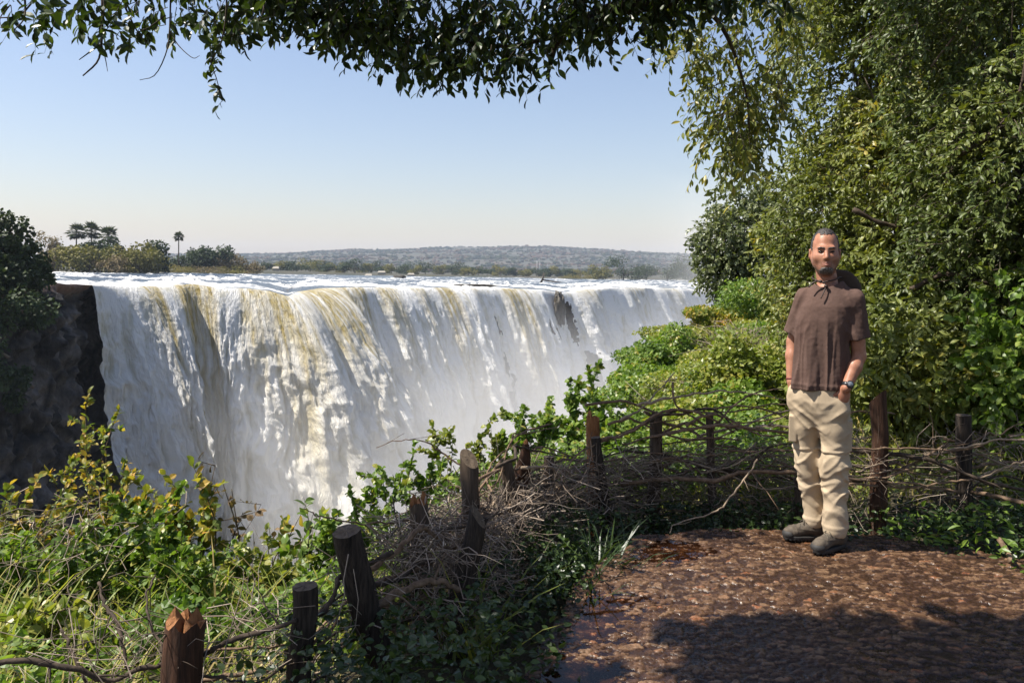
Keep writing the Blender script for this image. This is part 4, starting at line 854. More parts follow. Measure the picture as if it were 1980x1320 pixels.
# shrubs on the sunlit promontory
PG = 'shrubs on the sunlit rim beyond the fence'
prom = [(1285, 650, 15.5, 1.5, .95, 'fresh', 'steep sided green shrub rising highest at the brink'), (1265, 735, 13.5, 1.5, .75, 'fresh', 'leafy green shrub filling the brink just over the corner post'), (1330, 690, 12.5, 1.2, .9, 'lime', 'rounded lime shrub in front of the brink shrubs'), (1395, 675, 12.0, 1.2, .9, 'fresh', 'rounded green shrub just above the slender dark post'), (1450, 670, 10.5, 1.0, .8, 'lime', 'bright shrub at chest height just off the man\'s arm'), (1400, 760, 8.6, .8, .7, 'fresh', 'low green shrub pressed against the woven rails'), (1470, 790, 7.8, .8, .6, 'lime', 'small lime shrub between the rails and the man\'s hip'), (1330, 800, 8.0, .7, .6, 'lime', 'small yellow green shrub behind the fence bend'),
 (1262, 690, 16.5, 1.5, 1.15, 'fresh', 'round bright green shrub at the very brink before the white water'), (1262, 770, 15.0, 1.0, 1.3, 'fresh', 'hanging green shrub with a dark underside at the lower brink'),
 (1300, 655, 18, 1.3, 1.3, 'fresh', 'small leaved green shrub behind the brink shrub'), (1350, 625, 20, 1.3, 1.5, 'lime', 'yellow green shrub on the rim below the grey green tree'), (1385, 600, 21, 1.2, 1.2, 'ochre', 'dry brown and olive shrub at the foot of the grey green tree'),
 (1420, 640, 17, 1.6, 1.5, 'lime', 'yellowish shrub with straw stems in the middle of the rim'), (1340, 720, 14, 1.4, 1.6, 'fresh', 'broad green shrub low on the rim'), (1440, 720, 13, 1.5, 1.6, 'lime', 'olive tangled shrub behind the slender fence post'),
 (1480, 620, 16, 1.7, 1.3, 'fresh', 'green shrub just beside the man\'s shirt sleeve'), (1490, 760, 11, 1.1, 1.2, 'lime', 'low yellow green shrub at the man\'s hip'), (1380, 790, 10, .9, 1.2, 'lime', 'low lime shrub showing over the woven rails'), (1310, 800, 9.5, .7, .9, 'fresh', 'low green shrub just behind the corner post'),
 (1440, 570, 23, 1.5, 1.5, 'lime', 'pale green shrub under the grey green tree\'s trunk'), (1500, 550, 20, 1.8, 1.5, 'fresh', 'tall green shrub between the grey green tree and the man')]
for i, (px, pt, d, hh, wd, mt, lb) in enumerate(prom):
    top = P(px, pt, d); g = float(ground_z(top[0], top[1])); b = np.array([top[0], top[1], g]); H = max(top[2] - g, .5) * 1.2
    root = thing('shrub', lb, 'shrub', b, PG); L = []
    r = np.random.default_rng(i + 40)
    for k in range(7): L.append((r.uniform(-.6, .6) * wd, r.uniform(-.6, .6) * wd, H * r.uniform(.15, .72), wd * r.uniform(.35, .55), wd * r.uniform(.35, .55), H * r.uniform(.2, .34)))
    mb = MB(); lobes_leaves(mb, L, 7500, .048 + .0018 * d, LEAF4, .1, 1.5, r, .35); mb.build('foliage', LM[mt], root, shade=False)
    ms = MB()
    for l in L: ms.add(*tube(spline([(0, 0, -.1), np.array(l[:3]) * (.4, .4, .5), l[:3]], 8), np.linspace(.03, .006, 8), 5))
    ms.build('stem', stem_m, root)
for i, (px, pt, d, lb) in enumerate([(1440, 625, 15, 'bare straw coloured bush twigs on the middle of the rim'), (1400, 740, 12, 'grey dead bush tangled among the rim shrubs'), (1480, 700, 12, 'dry brown twig bush close behind the man\'s elbow')]):
    top = P(px, pt, d); g = float(ground_z(top[0], top[1])); mb = MB(); r = np.random.default_rng(i)
    for k in range(150):
        tp = np.array([r.normal() * .55, r.normal() * .5, (top[2] - g) * r.uniform(.5, 1.05)]); mb.add(*tube(spline([r.normal(size=3) * (.2, .2, 0), tp * (.5, .5, .6) + r.normal(size=3) * .15, tp], 6), np.linspace(.009, .003, 6), 4, cap=False), rnd=r.random())
    o = mb.build('dead_bush', tw.m); o.location = (top[0], top[1], g); tag(o, lb, 'dead bush', 'dead bushes on the rim')

# ---------------------------------------------------------------- trees
tree_bark = bark_mat('tree_bark', (.03, .022, .016), (.11, .085, .06), (12, 12, 3), 1., .02)
def sprays(ml, ms, pos, d, L, nleaf, size, tmpl=LEAF8, width=1.3, droop=.5, r=None, tw_r=.004, rn=None):
    """Leafy twigs: one curved twig per position, leaves set alternately along it and hanging a little."""
    n = len(pos); k = 5; t = np.linspace(0, 1, k)
    d = unit(d); L = np.broadcast_to(L, (n,))
    q = pos[:, None] + (d[:, None] * t[None, :, None] - np.array([0, 0, droop]) * (t ** 2)[None, :, None] * .7) * L[:, None, None]
    if ms is not None:
        a = unit(np.cross(d, (0.1, .2, 1.))); b = np.cross(d, a); rad = tw_r * (1 - .75 * t)
        v = q[:, :, None] + rad[None, :, None, None] * np.stack([a, -a * .5 + b * .87, -a * .5 - b * .87], 1)[:, None]
        i = np.arange(k - 1)[:, None] * 3; j = np.arange(3)[None]; kx = (j + 1) % 3
        f = np.stack([i + j, i + kx, i + 3 + kx, i + 3 + j], -1).reshape(-1, 4)
        ms.add(v.reshape(-1, 3), (f[None] + (np.arange(n) * k * 3)[:, None, None]).reshape(-1, 4))
    s = np.tile(np.linspace(.25, 1, nleaf), n).reshape(n, nleaf) + rng.normal(0, .05, (n, nleaf)); s = np.clip(s, .05, 1) * (k - 1.001); i = s.astype(int); fr = (s - i)[..., None]
    ii = np.arange(n)[:, None]; at = q[ii, i] * (1 - fr) + q[ii, i + 1] * fr; ax = unit(q[ii, i + 1] - q[ii, i])
    dd = unit(ax * .5 + rdir(n * nleaf).reshape(n, nleaf, 3) * .75 - np.array([0, 0, droop * .7]))
    nr = unit(rdir(n * nleaf).reshape(n, nleaf, 3) * .75 + np.array([-.5, -.3, .5]))
    rr = None
    if rn is not None: rr = np.clip(rn[:, None] + .18 * rng.normal(size=(n, nleaf)), 0, 1).ravel()
    leaves(ml, at.reshape(-1, 3), dd.reshape(-1, 3), nr.reshape(-1, 3), size * rng.uniform(.6, 1.25, n * nleaf), tmpl, width, rr)

def lobe_sprays(ml, ms, lobes, n, L, nleaf, size, shell=.35, **kw):
    lobes = np.asarray(lobes, float); wts = np.prod(lobes[:, 3:6], axis=1) ** (2 / 3); idx = rng.choice(len(lobes), n, p=wts / wts.sum())
    d = rdir(n); rad = (shell + (1 - shell) * rng.random(n) ** .55) * (1 + .28 * perlin(d * 2.2 + idx[:, None] * 3.7))
    pos = lobes[idx, :3] + d * rad[:, None] * lobes[idx, 3:6]
    keep = perlin(pos * .95 + 3.3) > -.16                     # gaps between leaf clumps
    pos, d = pos[keep], d[keep]
    rn = .45 + .5 * perlin(pos * .8)
    sprays(ml, ms, pos, unit(d + .7 * rdir(len(pos))), L * rng.uniform(.6, 1.3, len(pos)), nleaf, size, rn=rn, **kw)

def limbs(mb, base, lobes, r0, fork=.35, sides=9):
    base = np.asarray(base, float); top = np.mean([l[:3] for l in lobes], axis=0); f = base * (1 - fork) + top * fork; f[:2] = base[:2] * .75 + top[:2] * .25
    mb.add(*tube(spline([base - (0, 0, .3), base * .6 + f * .4 + (.08, .05, 0), f], 12), np.linspace(r0 * 1.25, r0 * .75, 12), 12, rough=.04))
    for l in lobes:
        e = np.array(l[:3]); m = f * .5 + e * .5 + rng.normal(size=3) * .12 * np.linalg.norm(e - f) + (0, 0, -.05)
        p = spline([f, m, e], 12); mb.add(*tube(p, np.linspace(r0 * .5, r0 * .1, 12), sides, rough=.03))
        for k in range(4):
            i = rng.integers(4, 11); q = e + rdir(1)[0] * np.array(l[3:6]) * .8; mb.add(*tube(spline([p[i], (p[i] + q) / 2 + rng.normal(size=3) * .1, q], 8), np.linspace(r0 * .16, r0 * .03, 8), 5))

def tree(name, label, base, lobes, mat, n, L, nleaf, size, r0, group=None, **kw):
    base = np.asarray(base, float); root = thing(name, label, 'tree', base, group); rel = [tuple(np.array(l[:3]) - base) + tuple(l[3:]) for l in lobes]
    mt, ml, mw = MB(), MB(), MB(); limbs(mt, (0, 0, 0), rel, r0); lobe_sprays(ml, mw if r0 > .05 else None, rel, n, L, nleaf, size, **kw)
    mt.build('trunk', tree_bark, root); (mw.n and mw.build('twigs', tree_bark, root)); ml.build('crown', mat, root, shade=False); return root
def LB(px, py, d, r, rz=None): c = P(px, py, d); return (c[0], c[1], c[2], r, r, rz or r)
TG = 'trees closing the view beside the path'
tree('broadleaf_tree', 'big glossy leaved tree filling the view behind the man', gp(1800, 9.5), [LB(1690, 290, 10.5, .95), LB(1700, 130, 10, 1.0), LB(1630, 380, 10.5, .8), LB(1700, 400, 9.5, 1.25), LB(1760, 60, 9.5, 1.5), LB(1800, 270, 9.3, 1.35), LB(1600, 460, 10.5, .85), LB(1720, 560, 9, 1.05), LB(1640, 590, 9.8, .9), LB(1720, -120, 10, 1.3), LB(1820, -150, 9.8, 1.8), LB(1840, 480, 8.8, 1.15), LB(1565, 510, 11.5, .65)], LM['glossy'], 14000, .24, 12, .076, .16, TG, width=.95)
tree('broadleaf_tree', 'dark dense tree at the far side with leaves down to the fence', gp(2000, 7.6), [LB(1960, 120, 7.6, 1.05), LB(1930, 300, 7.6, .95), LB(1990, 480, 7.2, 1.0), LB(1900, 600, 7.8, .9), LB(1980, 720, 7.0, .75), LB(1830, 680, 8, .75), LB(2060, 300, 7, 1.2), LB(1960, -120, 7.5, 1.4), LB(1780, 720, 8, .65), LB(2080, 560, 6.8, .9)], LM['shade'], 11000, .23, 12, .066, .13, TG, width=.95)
tree('grey_green_tree', 'grey green rounded tree standing alone on the rim beside the sky', gp(1445, 24), [LB(1440, 400, 24, 1.0), LB(1405, 455, 23.5, .9), LB(1470, 450, 24, 1.1), LB(1425, 510, 23.5, 1.1), LB(1475, 530, 23.5, 1.1), LB(1385, 475, 24, .6), LB(1510, 420, 24.5, 1.1), LB(1385, 530, 24, .5), LB(1450, 570, 23, .8), LB(1520, 500, 24, 1.1)], LM['bank'], 3400, .35, 9, .13, .16, TG, width=1.4, tmpl=LEAF4, shell=.3)
c0 = P(1700, 800, 6.6); shl = [LB(1690, 700, 7.2, .55), LB(1740, 760, 6.8, .5), LB(1800, 730, 7.0, .55), LB(1660, 790, 7.2, .45), LB(1850, 770, 6.8, .45), LB(1760, 660, 7.4, .6)]
tree('sapling_tree', 'young tree with pale pointed leaf sprays over the red brown post', gp(1740, 7.2), shl, LM['glossy'], 1300, .26, 10, .076, .04, TG, width=1.05)
tree('sapling_tree', 'bright green sapling catching the sun past the smooth black post', gp(1960, 6.3), [LB(1960, 680, 6.4, .35), LB(1985, 760, 6.2, .35), LB(1940, 780, 6.4, .3), LB(1970, 620, 6.5, .35), LB(2010, 700, 6.2, .35)], LM['fresh'], 520, .25, 10, .07, .03, TG, width=1.5)
# dead boughs and the lit tree's own long limb seen in front of its leaves
for i, (pts, d, r0, lb) in enumerate([([(1650, 405), (1700, 430), (1760, 445), (1800, 470), (1850, 500)], [8.2, 8.0], .028, 'curved dark bough crossing the leaves above the man\'s head'), ([(1760, 560), (1830, 530), (1900, 545), (1990, 570)], [7.2, 6.8], .026, 'dark leaning bough among the dense leaves at shoulder height'),
        ([(1740, 470), (1800, 455), (1870, 425), (1900, 400)], [7.6, 7.4], .012, 'pale dead bough among leaves over the dark leaning one'), ([(1850, 300), (1930, 250), (1975, 170), (1990, 60)], [7, 6.8], .03, 'dark upright bough near the top of the dense tree'), ([(1800, 130), (1850, 60), (1870, 0), (1880, -60)], [7.6, 7.6], .010, 'reddish dry bough hanging in the high leaves')]):
    branch(lb, pxl(pts, d), r0, r0 * .5, bmats[[1, 1, 2, 1, 0][i]], 'bare boughs among the leaves', 6, 'bough', seed=300 + i)

# the tree whose boughs hang over the view; its trunk stands out of sight beside the path
ob = np.array([5.0, 3.6, 0.]); root = thing('overhanging_tree', 'tree with dark boughs and glossy leaves hanging across the top of the view', 'tree', ob, TG)
ml, ms = MB(), MB()
cx = [480, 520, 560, 600, 640, 680, 720, 760, 800, 840, 880, 940, 1000, 1050, 1090, 1105, 1150, 1180, 1230, 1265, 1300, 1320]; cyv = [-10, 30, 45, 72, 95, 112, 125, 145, 160, 170, 185, 168, 178, 186, 165, 95, 112, 92, 92, 85, 60, 20]
MAN = P(1590, 1055, 4.47)[:2]
def lets_sun(pos, wd=.5):
    """False for leaves of this tree that would stand between the sun and the man."""
    hd = unit(np.array(SUNV)[:2]); q = pos[:, :2] - MAN; al = q @ hd; pp = np.abs(q[:, 0] * hd[1] - q[:, 1] * hd[0])
    zz = pos[:, 2] - al * math.tan(R(SUN_EL)); return ~((pp < wd) & (zz > -.5) & (zz < 2.3))
def canopy(n, px0, px1, top, d0, d1, keep=lambda x, y: x > -1e9, size=.078):
    px = rng.uniform(px0, px1, n); lim = np.interp(px, cx, cyv) - 66; py = top + (lim - top) * rng.random(n) ** .8; d = rng.uniform(d0, d1, n)
    ok = keep(px, py); pos = P(px, py, d)[ok]; pos = pos[lets_sun(pos)]; n = len(pos)
    sprays(ml, ms, pos, unit(rdir(n) * .6 + (-.1, 0, -.7)), rng.uniform(.12, .3, n), 7, size, width=.95, droop=.45, tw_r=.0035)
canopy(980, 490, 1310, -60, 4.6, 5.5, lambda x, y: perlin(V3(x * .022, y * .03, 1.)) > -.24)
canopy(800, 440, 1400, -420, 4.5, 5.5, lambda x, y: y < -45); canopy(520, 380, 1450, -780, 4.4, 5.6, lambda x, y: y < -45)
canopy(90, 1280, 1500, -80, 5.0, 5.4, lambda x, y: y < 10)
# sparse sprays at the near corner
lf = [(130, -40), (190, -30), (240, -40), (290, -30), (330, -30), (380, -20), (420, -10), (440, 0), (460, -10), (480, 10), (370, 20), (200, 10), (110, 20), (70, -10), (300, 0), (420, 30), (455, 40), (265, 0), (350, -50), (235, 15), (470, -40), (400, -60), (150, -70), (440, -70), (320, -80)]
pos = np.array([P(a + rng.normal() * 8, b + rng.normal() * 8, rng.uniform(4.3, 5.0)) for a, b in lf + [(30, -30), (60, 20), (10, -10), (95, 0), (150, 15), (215, 40), (280, 25), (345, 45), (400, 20), (160, -20), (330, 15), (460, 60), (430, 75)] for _ in range(3)])
sprays(ml, ms, pos, unit(rdir(len(pos)) * .7 + (0, 0, -.55)), rng.uniform(.12, .24, len(pos)), 7, .078, width=1.0, droop=.4, tw_r=.003)
hang = pxl([(440, -40), (436, 40), (425, 90), (408, 118), (418, 150), (430, 195)], [4.5, 4.5]); hp = spline(hang, 16); ms.add(*tube(hp, np.linspace(.006, .002, 16), 5))
sprays(ml, ms, hp[5:], unit(rdir(11) * .7 + (0, 0, -.5)), np.full(11, .06), 4, .058, width=1.1, droop=.4, tw_r=.002)
for pts, r0 in [([(198, -60), (198, 20), (196, 85), (188, 120), (160, 147)], .010), ([(196, 85), (175, 100), (153, 116)], .006), ([(197, 88), (204, 115), (208, 138)], .004), ([(330, -10), (328, 55), (322, 100), (300, 145), (270, 155)], .005), ([(328, 60), (345, 88), (372, 112), (386, 108)], .004), ([(240, 10), (265, 60), (298, 100)], .006), ([(45, -40), (48, 30), (28, 58)], .007), ([(90, -40), (45, 25), (0, 35), (-40, 34)], .006), ([(500, -30), (510, 15), (497, 45)], .006), ([(20, 10), (0, 36), (6, 62)], .004), ([(320, 30), (290, 52), (262, 64)], .005)]:
    p = spline(pxl(pts, [4.5, 4.4]), 14); ms.add(*tube(p, np.linspace(r0, r0 * .35, 14), 6, rough=.05))
# limbs that carry them, from the trunk out of sight
hubp = [np.array([4.6, 3.9, 2.6]), P(1420, -160, 5.2), P(1330, -20, 5.2), P(1180, 20, 5.3), P(1085, 70, 5.3), P(1060, 140, 5.2)]
ms.add(*tube(spline([ob + (0, 0, -.3), ob + (-.05, .1, 1.2), hubp[0]], 10), np.linspace(.22, .15, 10), 12, rough=.03))
ms.add(*tube(spline(hubp, 26), np.linspace(.11, .012, 26), 9, rough=.04))
for pts, r0 in [([P(1330, -20, 5.2), P(1150, -120, 5.2), P(900, -140, 5.3), P(650, -60, 5.2), P(560, 10, 5.2)], .05), ([P(1150, -120, 5.2), P(800, -330, 5.0), P(480, -180, 4.7), P(330, -60, 4.5), P(190, -60, 4.5), P(40, -50, 4.5)], .045), ([P(1085, 70, 5.3), P(960, 90, 5.2), P(820, 60, 5.2)], .018), ([P(1180, 20, 5.3), P(1200, 60, 5.2), P(1170, 95, 5.2)], .012), ([P(1330, -20, 5.2), P(1400, 60, 5.5), P(1440, 170, 5.7), P(1450, 260, 5.8)], .02),
        ([hubp[0], np.array([2.2, 2.9, 4.2]), np.array([-.5, 2.4, 4.5]), np.array([-3.2, 2.3, 4.3])], .08), ([np.array([-.5, 2.4, 4.5]), np.array([-1.5, 1.6, 4.4]), np.array([-3., 1.2, 4.2])], .04)]:
    p = spline(pts, 20); ms.add(*tube(p, np.linspace(r0, r0 * .2, 20), 8, rough=.04))
# lit sprays hanging between the dark boughs and the big tree
hx0 = [(30, 1285), (90, 1300), (150, 1345), (210, 1380), (270, 1385), (335, 1395)]
n = 500; py = rng.uniform(-120, 320, n); l0 = np.interp(py, [h[0] for h in hx0], [h[1] for h in hx0]); l1 = np.interp(py, [0, 200, 260, 335], [1560, 1530, 1470, 1430]); px = l0 + (l1 - l0) * rng.random(n); d = rng.uniform(5.6, 6.8, n)
pos = P(px, py - 25, d); ok = perlin(V3(px * .016, py * .016, 7.)) > -.25; pos = pos[ok & lets_sun(pos)]
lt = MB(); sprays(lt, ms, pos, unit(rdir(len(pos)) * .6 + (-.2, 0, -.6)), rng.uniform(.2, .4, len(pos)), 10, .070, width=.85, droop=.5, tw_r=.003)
# boughs above and behind the viewer: they shade the near posts and the path's near side
def shade_zone(x0, x1, y0, y1, n, h0=3.0, h1=4.3):
    g = V3(rng.uniform(x0, x1, n), rng.uniform(y0, y1, n), np.zeros(n)); h = rng.uniform(h0, h1, n); pos = g + np.array(SUNV)[None] * (h / SUNV.z)[:, None]
    sprays(ml, ms, pos, unit(rdir(n) + (0, 0, -.3)), rng.uniform(.15, .3, n), 6, .16, width=1.5, droop=.3, tw_r=.004)
shade_zone(.95, 4.2, 2.55, 3.42, 1600, 4.0, 5.0); shade_zone(1.3, 4.2, 1.6, 2.5, 800)
shade_zone(-.5, .15, 1.8, 2.9, 60, 4.0, 5.0); shade_zone(-.35, .1, 2.7, 3.9, 200, 5.2, 6.2)
ms.build('trunk', tree_bark, root, loc=ob); ml.build('crown', LM['canopy'], root, shade=False, loc=ob); lt.build('hanging_foliage', LM['glossy'], root, shade=False, loc=ob)  # crown gets the shaded leaf colours, hanging sprays the sunlit ones

# dark tree on top of the cliff across the gorge, and bushes clinging to the rock
rr = np.random.default_rng(3)
tree('cliff_tree', 'dark dense tree crowning the rock wall beside the falls', P(10, 560, 86), [LB(-5, 475, 86, 3.2), LB(32, 500, 87, 2.5), LB(62, 525, 88, 1.7, 1.5), LB(10, 520, 85, 3.0), LB(-70, 470, 86, 4.2), LB(-140, 500, 84, 5), LB(30, 530, 84, 2.0, 1.0), LB(-30, 530, 82, 2.6, 1.4), LB(78, 540, 88, 1.0, .9)], leaf_mat('cliff_leaf', [(0, (.016, .028, .009)), (.6, (.04, .06, .018)), (1, (.08, .10, .03))], .15, .5, .3), 3800, .9, 7, .5, .5, width=1.6, tmpl=LEAF4, shell=.45)
for i, (px, py, d, s, lb) in enumerate([(20, 590, 82, 2.6, 'dark bush hanging from the rock below the cliff tree'), (60, 600, 88, 1.8, 'small dark bush on the rock nearer the falls'), (-10, 680, 80, 2.4, 'dark bush lower down the shaded rock'), (40, 740, 85, 1.6, 'dark tuft halfway down the shaded rock')]):
    c = P(px, py, d); b_ = thing('cliff_bush', lb, 'bush', c, 'bushes clinging to the rock'); mb = MB(); lobes_leaves(mb, [(rr.normal() * s * .4, rr.normal() * s * .2, rr.normal() * s * .5, s * .6, s * .5, s * .6) for _ in range(5)], 900, .45, LEAF4, .3, 1.6, rr, .3)
    mb.build('foliage', far_mats[0], b_, shade=False); m2 = MB(); m2.add(*tube([(0, 2.2, -.8), (0, 1, -.2), (0, 0, .3)], [.2, .15, .05], 6)); m2.build('stem', far_bark, b_)
# ---------------------------------------------------------------- the man: bodies and clothes as smooth distance fields
def surface_nets(F, org, h):
    nx, ny, nz = F.shape; S = F < 0
    cs = np.zeros((nx - 1, ny - 1, nz - 1), np.int8)
    for a in (0, 1):
        for b in (0, 1):
            for c in (0, 1): cs += S[a:nx - 1 + a, b:ny - 1 + b, c:nz - 1 + c]
    act = (cs > 0) & (cs < 8); idx = np.argwhere(act); ids = np.full(act.shape, -1, np.int64); ids[act] = np.arange(len(idx))
    acc = np.zeros((len(idx), 3)); cnt = np.zeros(len(idx)); I, J, K = idx.T
    cor = [(a, b, c) for a in (0, 1) for b in (0, 1) for c in (0, 1)]
    for p in range(8):
        for q in range(p + 1, 8):
            dlt = np.abs(np.array(cor[p]) - cor[q])
            if dlt.sum() != 1: continue
            f0 = F[I + cor[p][0], J + cor[p][1], K + cor[p][2]]; f1 = F[I + cor[q][0], J + cor[q][1], K + cor[q][2]]
            m = (f0 < 0) != (f1 < 0); t = np.where(m, f0 / np.where(m, f0 - f1, 1), 0)
            pt = np.array(cor[p]) + t[:, None] * (np.array(cor[q]) - np.array(cor[p])); acc[m] += pt[m]; cnt[m] += 1
    v = (idx + acc / cnt[:, None]) * h + org; faces = []
    for ax in range(3):
        o1, o2 = [(1, 2), (2, 0), (0, 1)][ax]
        A = np.moveaxis(S, (ax, o1, o2), (0, 1, 2)); D = np.moveaxis(ids, (ax, o1, o2), (0, 1, 2))
        e = A[:-1, 1:-1, 1:-1] != A[1:, 1:-1, 1:-1]; w_ = np.argwhere(e); i, j, k = w_.T
        q = np.stack([D[i, j, k], D[i, j + 1, k], D[i, j + 1, k + 1], D[i, j, k + 1]], -1)
        fl_ = A[i, j + 1, k + 1]; q[~fl_] = q[~fl_][:, ::-1]; faces.append(q)
    return v, np.concatenate(faces)

class SDF:
    def __init__(s, lo, hi, h):
        s.h = h; s.org = np.array(lo, float); n = np.ceil((np.array(hi) - lo) / h).astype(int) + 1
        g = np.meshgrid(*[s.org[i] + h * np.arange(n[i]) for i in range(3)], indexing='ij'); s.p = np.stack(g, -1).astype(np.float32); s.d = np.full(n, 1.0, np.float32)
    def mn(s, d, k=0.0): s.d = smin(s.d, d, k)
    def sub(s, d, k=0.0): s.d = -smin(-s.d, d, k)
    def isect(s, d, k=0.0): s.d = -smin(-s.d, -d, k)
    def out(s, name, mat, parent, xf, attrs=None):
        v, f = surface_nets(s.d, s.org, s.h)
        for _ in range(1):                       # light relaxation
            nb = np.zeros_like(v); c = np.zeros(len(v))
            for a, b in ((0, 1), (1, 2), (2, 3), (3, 0)):
                np.add.at(nb, f[:, a], v[f[:, b]]); np.add.at(c, f[:, a], 1)
            v = v * .55 + .45 * nb / np.maximum(c, 1)[:, None]
        at = {k: fn(v) for k, fn in (attrs or {}).items()}
        return mesh(name, xf(v), f, mat, parent, True, at)
def smin(a, b, k):
    if k <= 0: return np.minimum(a, b)
    hh = np.clip(.5 + .5 * (b - a) / k, 0, 1); return b + (a - b) * hh - k * hh * (1 - hh)
def cap(p, a, b, r0, r1):
    a = np.asarray(a, np.float32); ba = np.asarray(b, np.float32) - a; pa = p - a; t = np.clip((pa @ ba) / float(ba @ ba), 0, 1)
    return np.linalg.norm(pa - t[..., None] * ba, axis=-1) - (r0 + (r1 - r0) * t)
def ell(p, c, r, yaw=0.0, tilt=0.0):
    q = p - np.asarray(c, np.float32)
    if yaw: cs, sn = math.cos(yaw), math.sin(yaw); q = np.stack([cs * q[..., 0] + sn * q[..., 1], -sn * q[..., 0] + cs * q[..., 1], q[..., 2]], -1)
    if tilt: cs, sn = math.cos(tilt), math.sin(tilt); q = np.stack([q[..., 0], cs * q[..., 1] + sn * q[..., 2], -sn * q[..., 1] + cs * q[..., 2]], -1)
    r = np.asarray(r, np.float32); k0 = np.linalg.norm(q / r, axis=-1); k1 = np.linalg.norm(q / (r * r), axis=-1); return k0 * (k0 - 1) / np.maximum(k1, 1e-6)
def loft(p, tab, yaw=0.0, ex=2.4):
    tab = np.array(tab); z = p[..., 2]; cx = np.interp(z, tab[:, 0], tab[:, 1]); cyy = np.interp(z, tab[:, 0], tab[:, 2]); a = np.interp(z, tab[:, 0], tab[:, 3]); b = np.interp(z, tab[:, 0], tab[:, 4])
    x = p[..., 0] - cx; y = p[..., 1] - cyy; cs, sn = math.cos(yaw), math.sin(yaw); x, y = cs * x + sn * y, -sn * x + cs * y
    d = ((np.abs(x) / a) ** ex + (np.abs(y) / b) ** ex) ** (1 / ex); return np.maximum((d - 1) * np.minimum(a, b), np.maximum(tab[0, 0] - z, z - tab[-1, 0]))

ORG = P(1590, 1055, 4.47); ORG[2] = .008
TH = -math.atan2(ORG[0], ORG[1]); cT, sT = math.cos(TH), math.sin(TH)
def xf(v): return np.stack([cT * .955 * v[:, 0] - sT * v[:, 1], sT * .955 * v[:, 0] + cT * v[:, 1], v[:, 2]], -1)
man = thing('person', 'man in a brown T-shirt and beige trousers standing with both hands in his pockets', 'person', ORG)
TY = math.radians(-12); YB = .09                       # turn of the chest; depth of the torso
# ---- the body
HY = math.radians(5)                                    # turn of the head
def hturn(p, a):
    cs, sn = math.cos(a), math.sin(a); x, y = p[..., 0], p[..., 1] - .105; return np.stack([cs * x - sn * y, sn * x + cs * y + .105, p[..., 2]], -1).astype(np.float32)
def xh(v): return xf(hturn(v, HY).astype(float))
def head_field(p):
    d = ell(p, (0, .105, 1.697), (.077, .098, .105)); d = smin(d, ell(p, (0, .055, 1.628), (.062, .072, .082)), .03)
    d = smin(d, ell(p, (0, .018, 1.572), (.030, .028, .022)), .035)
    for s in (-1, 1):
        d = smin(d, ell(p, (s * .050, .066, 1.622), (.020, .042, .040)), .03); d = smin(d, ell(p, (s * .042, .028, 1.640), (.022, .02, .020)), .03); d = smin(d, cap(p, (s * .058, .085, 1.625), (s * .020, .025, 1.568), .016, .016), .03)
    d = smin(d, cap(p, (-.036, .008, 1.688), (.036, .008, 1.688), .013, .013), .014)
    for s in (-1, 1): d = -smin(-d, ell(p, (s * .031, -.014, 1.668), (.020, .018, .0125)), .010)
    for s in (-1, 1):
        d = smin(d, ell(p, (s * .031, .0135, 1.668), (.0165, .0155, .0135)), .004)
        d = smin(d, cap(p, (s * .018, .002, 1.6725), (s * .044, .008, 1.6725), .0052, .0045), .004); d = smin(d, cap(p, (s * .018, .003, 1.662), (s * .044, .009, 1.663), .0042, .004), .004)
    d = smin(d, cap(p, (0, .000, 1.678), (0, -.022, 1.634), .0095, .0125), .008)
    for s in (-1, 1): d = smin(d, ell(p, (s * .0125, -.010, 1.630), (.0085, .011, .0075)), .005)
    d = smin(d, cap(p, (-.020, -.005, 1.605), (.020, -.005, 1.605), .0060, .0060), .006); d = smin(d, cap(p, (-.016, -.007, 1.592), (.016, -.007, 1.592), .0072, .0072), .006)
    for s in (-1, 1):
        d = smin(d, ell(p, (s * .083, .105, 1.655), (.010, .019, .032), s * .35), .008); d = -smin(-d, ell(p, (s * .094, .098, 1.658), (.008, .010, .017)), .006)
    return d
B_ = SDF((-.27, -.14, .02), (.31, .30, 1.84), .0042); p = B_.p
hd = B_.d.copy(); zi = int((1.50 - B_.org[2]) / B_.h); hd[:, :, zi:] = head_field(hturn(p[:, :, zi:], -HY)); B_.mn(hd)
B_.mn(cap(p, (.022, .115, 1.45), (0, .112, 1.60), .060, .056), .03)
B_.mn(loft(p, [(.80, -.018, YB, .120, .088), (1.0, -.02, YB, .118, .088), (1.2, -.008, YB, .14, .095), (1.38, .018, YB, .145, .085), (1.47, .026, YB + .01, .07, .06)], TY), .03)
SL, SR = np.array((-.108, YB + .03, 1.405)), np.array((.165, YB - .035, 1.402))
EL, ER = np.array((-.176, YB + .10, 1.14)), np.array((.190, YB - .02, 1.085))
WL, WR = np.array((-.186, YB + .03, .915)), np.array((.122, YB - .120, .915))
HL, HR = np.array((-.150, YB - .005, .835)), np.array((.098, YB - .085, .832))
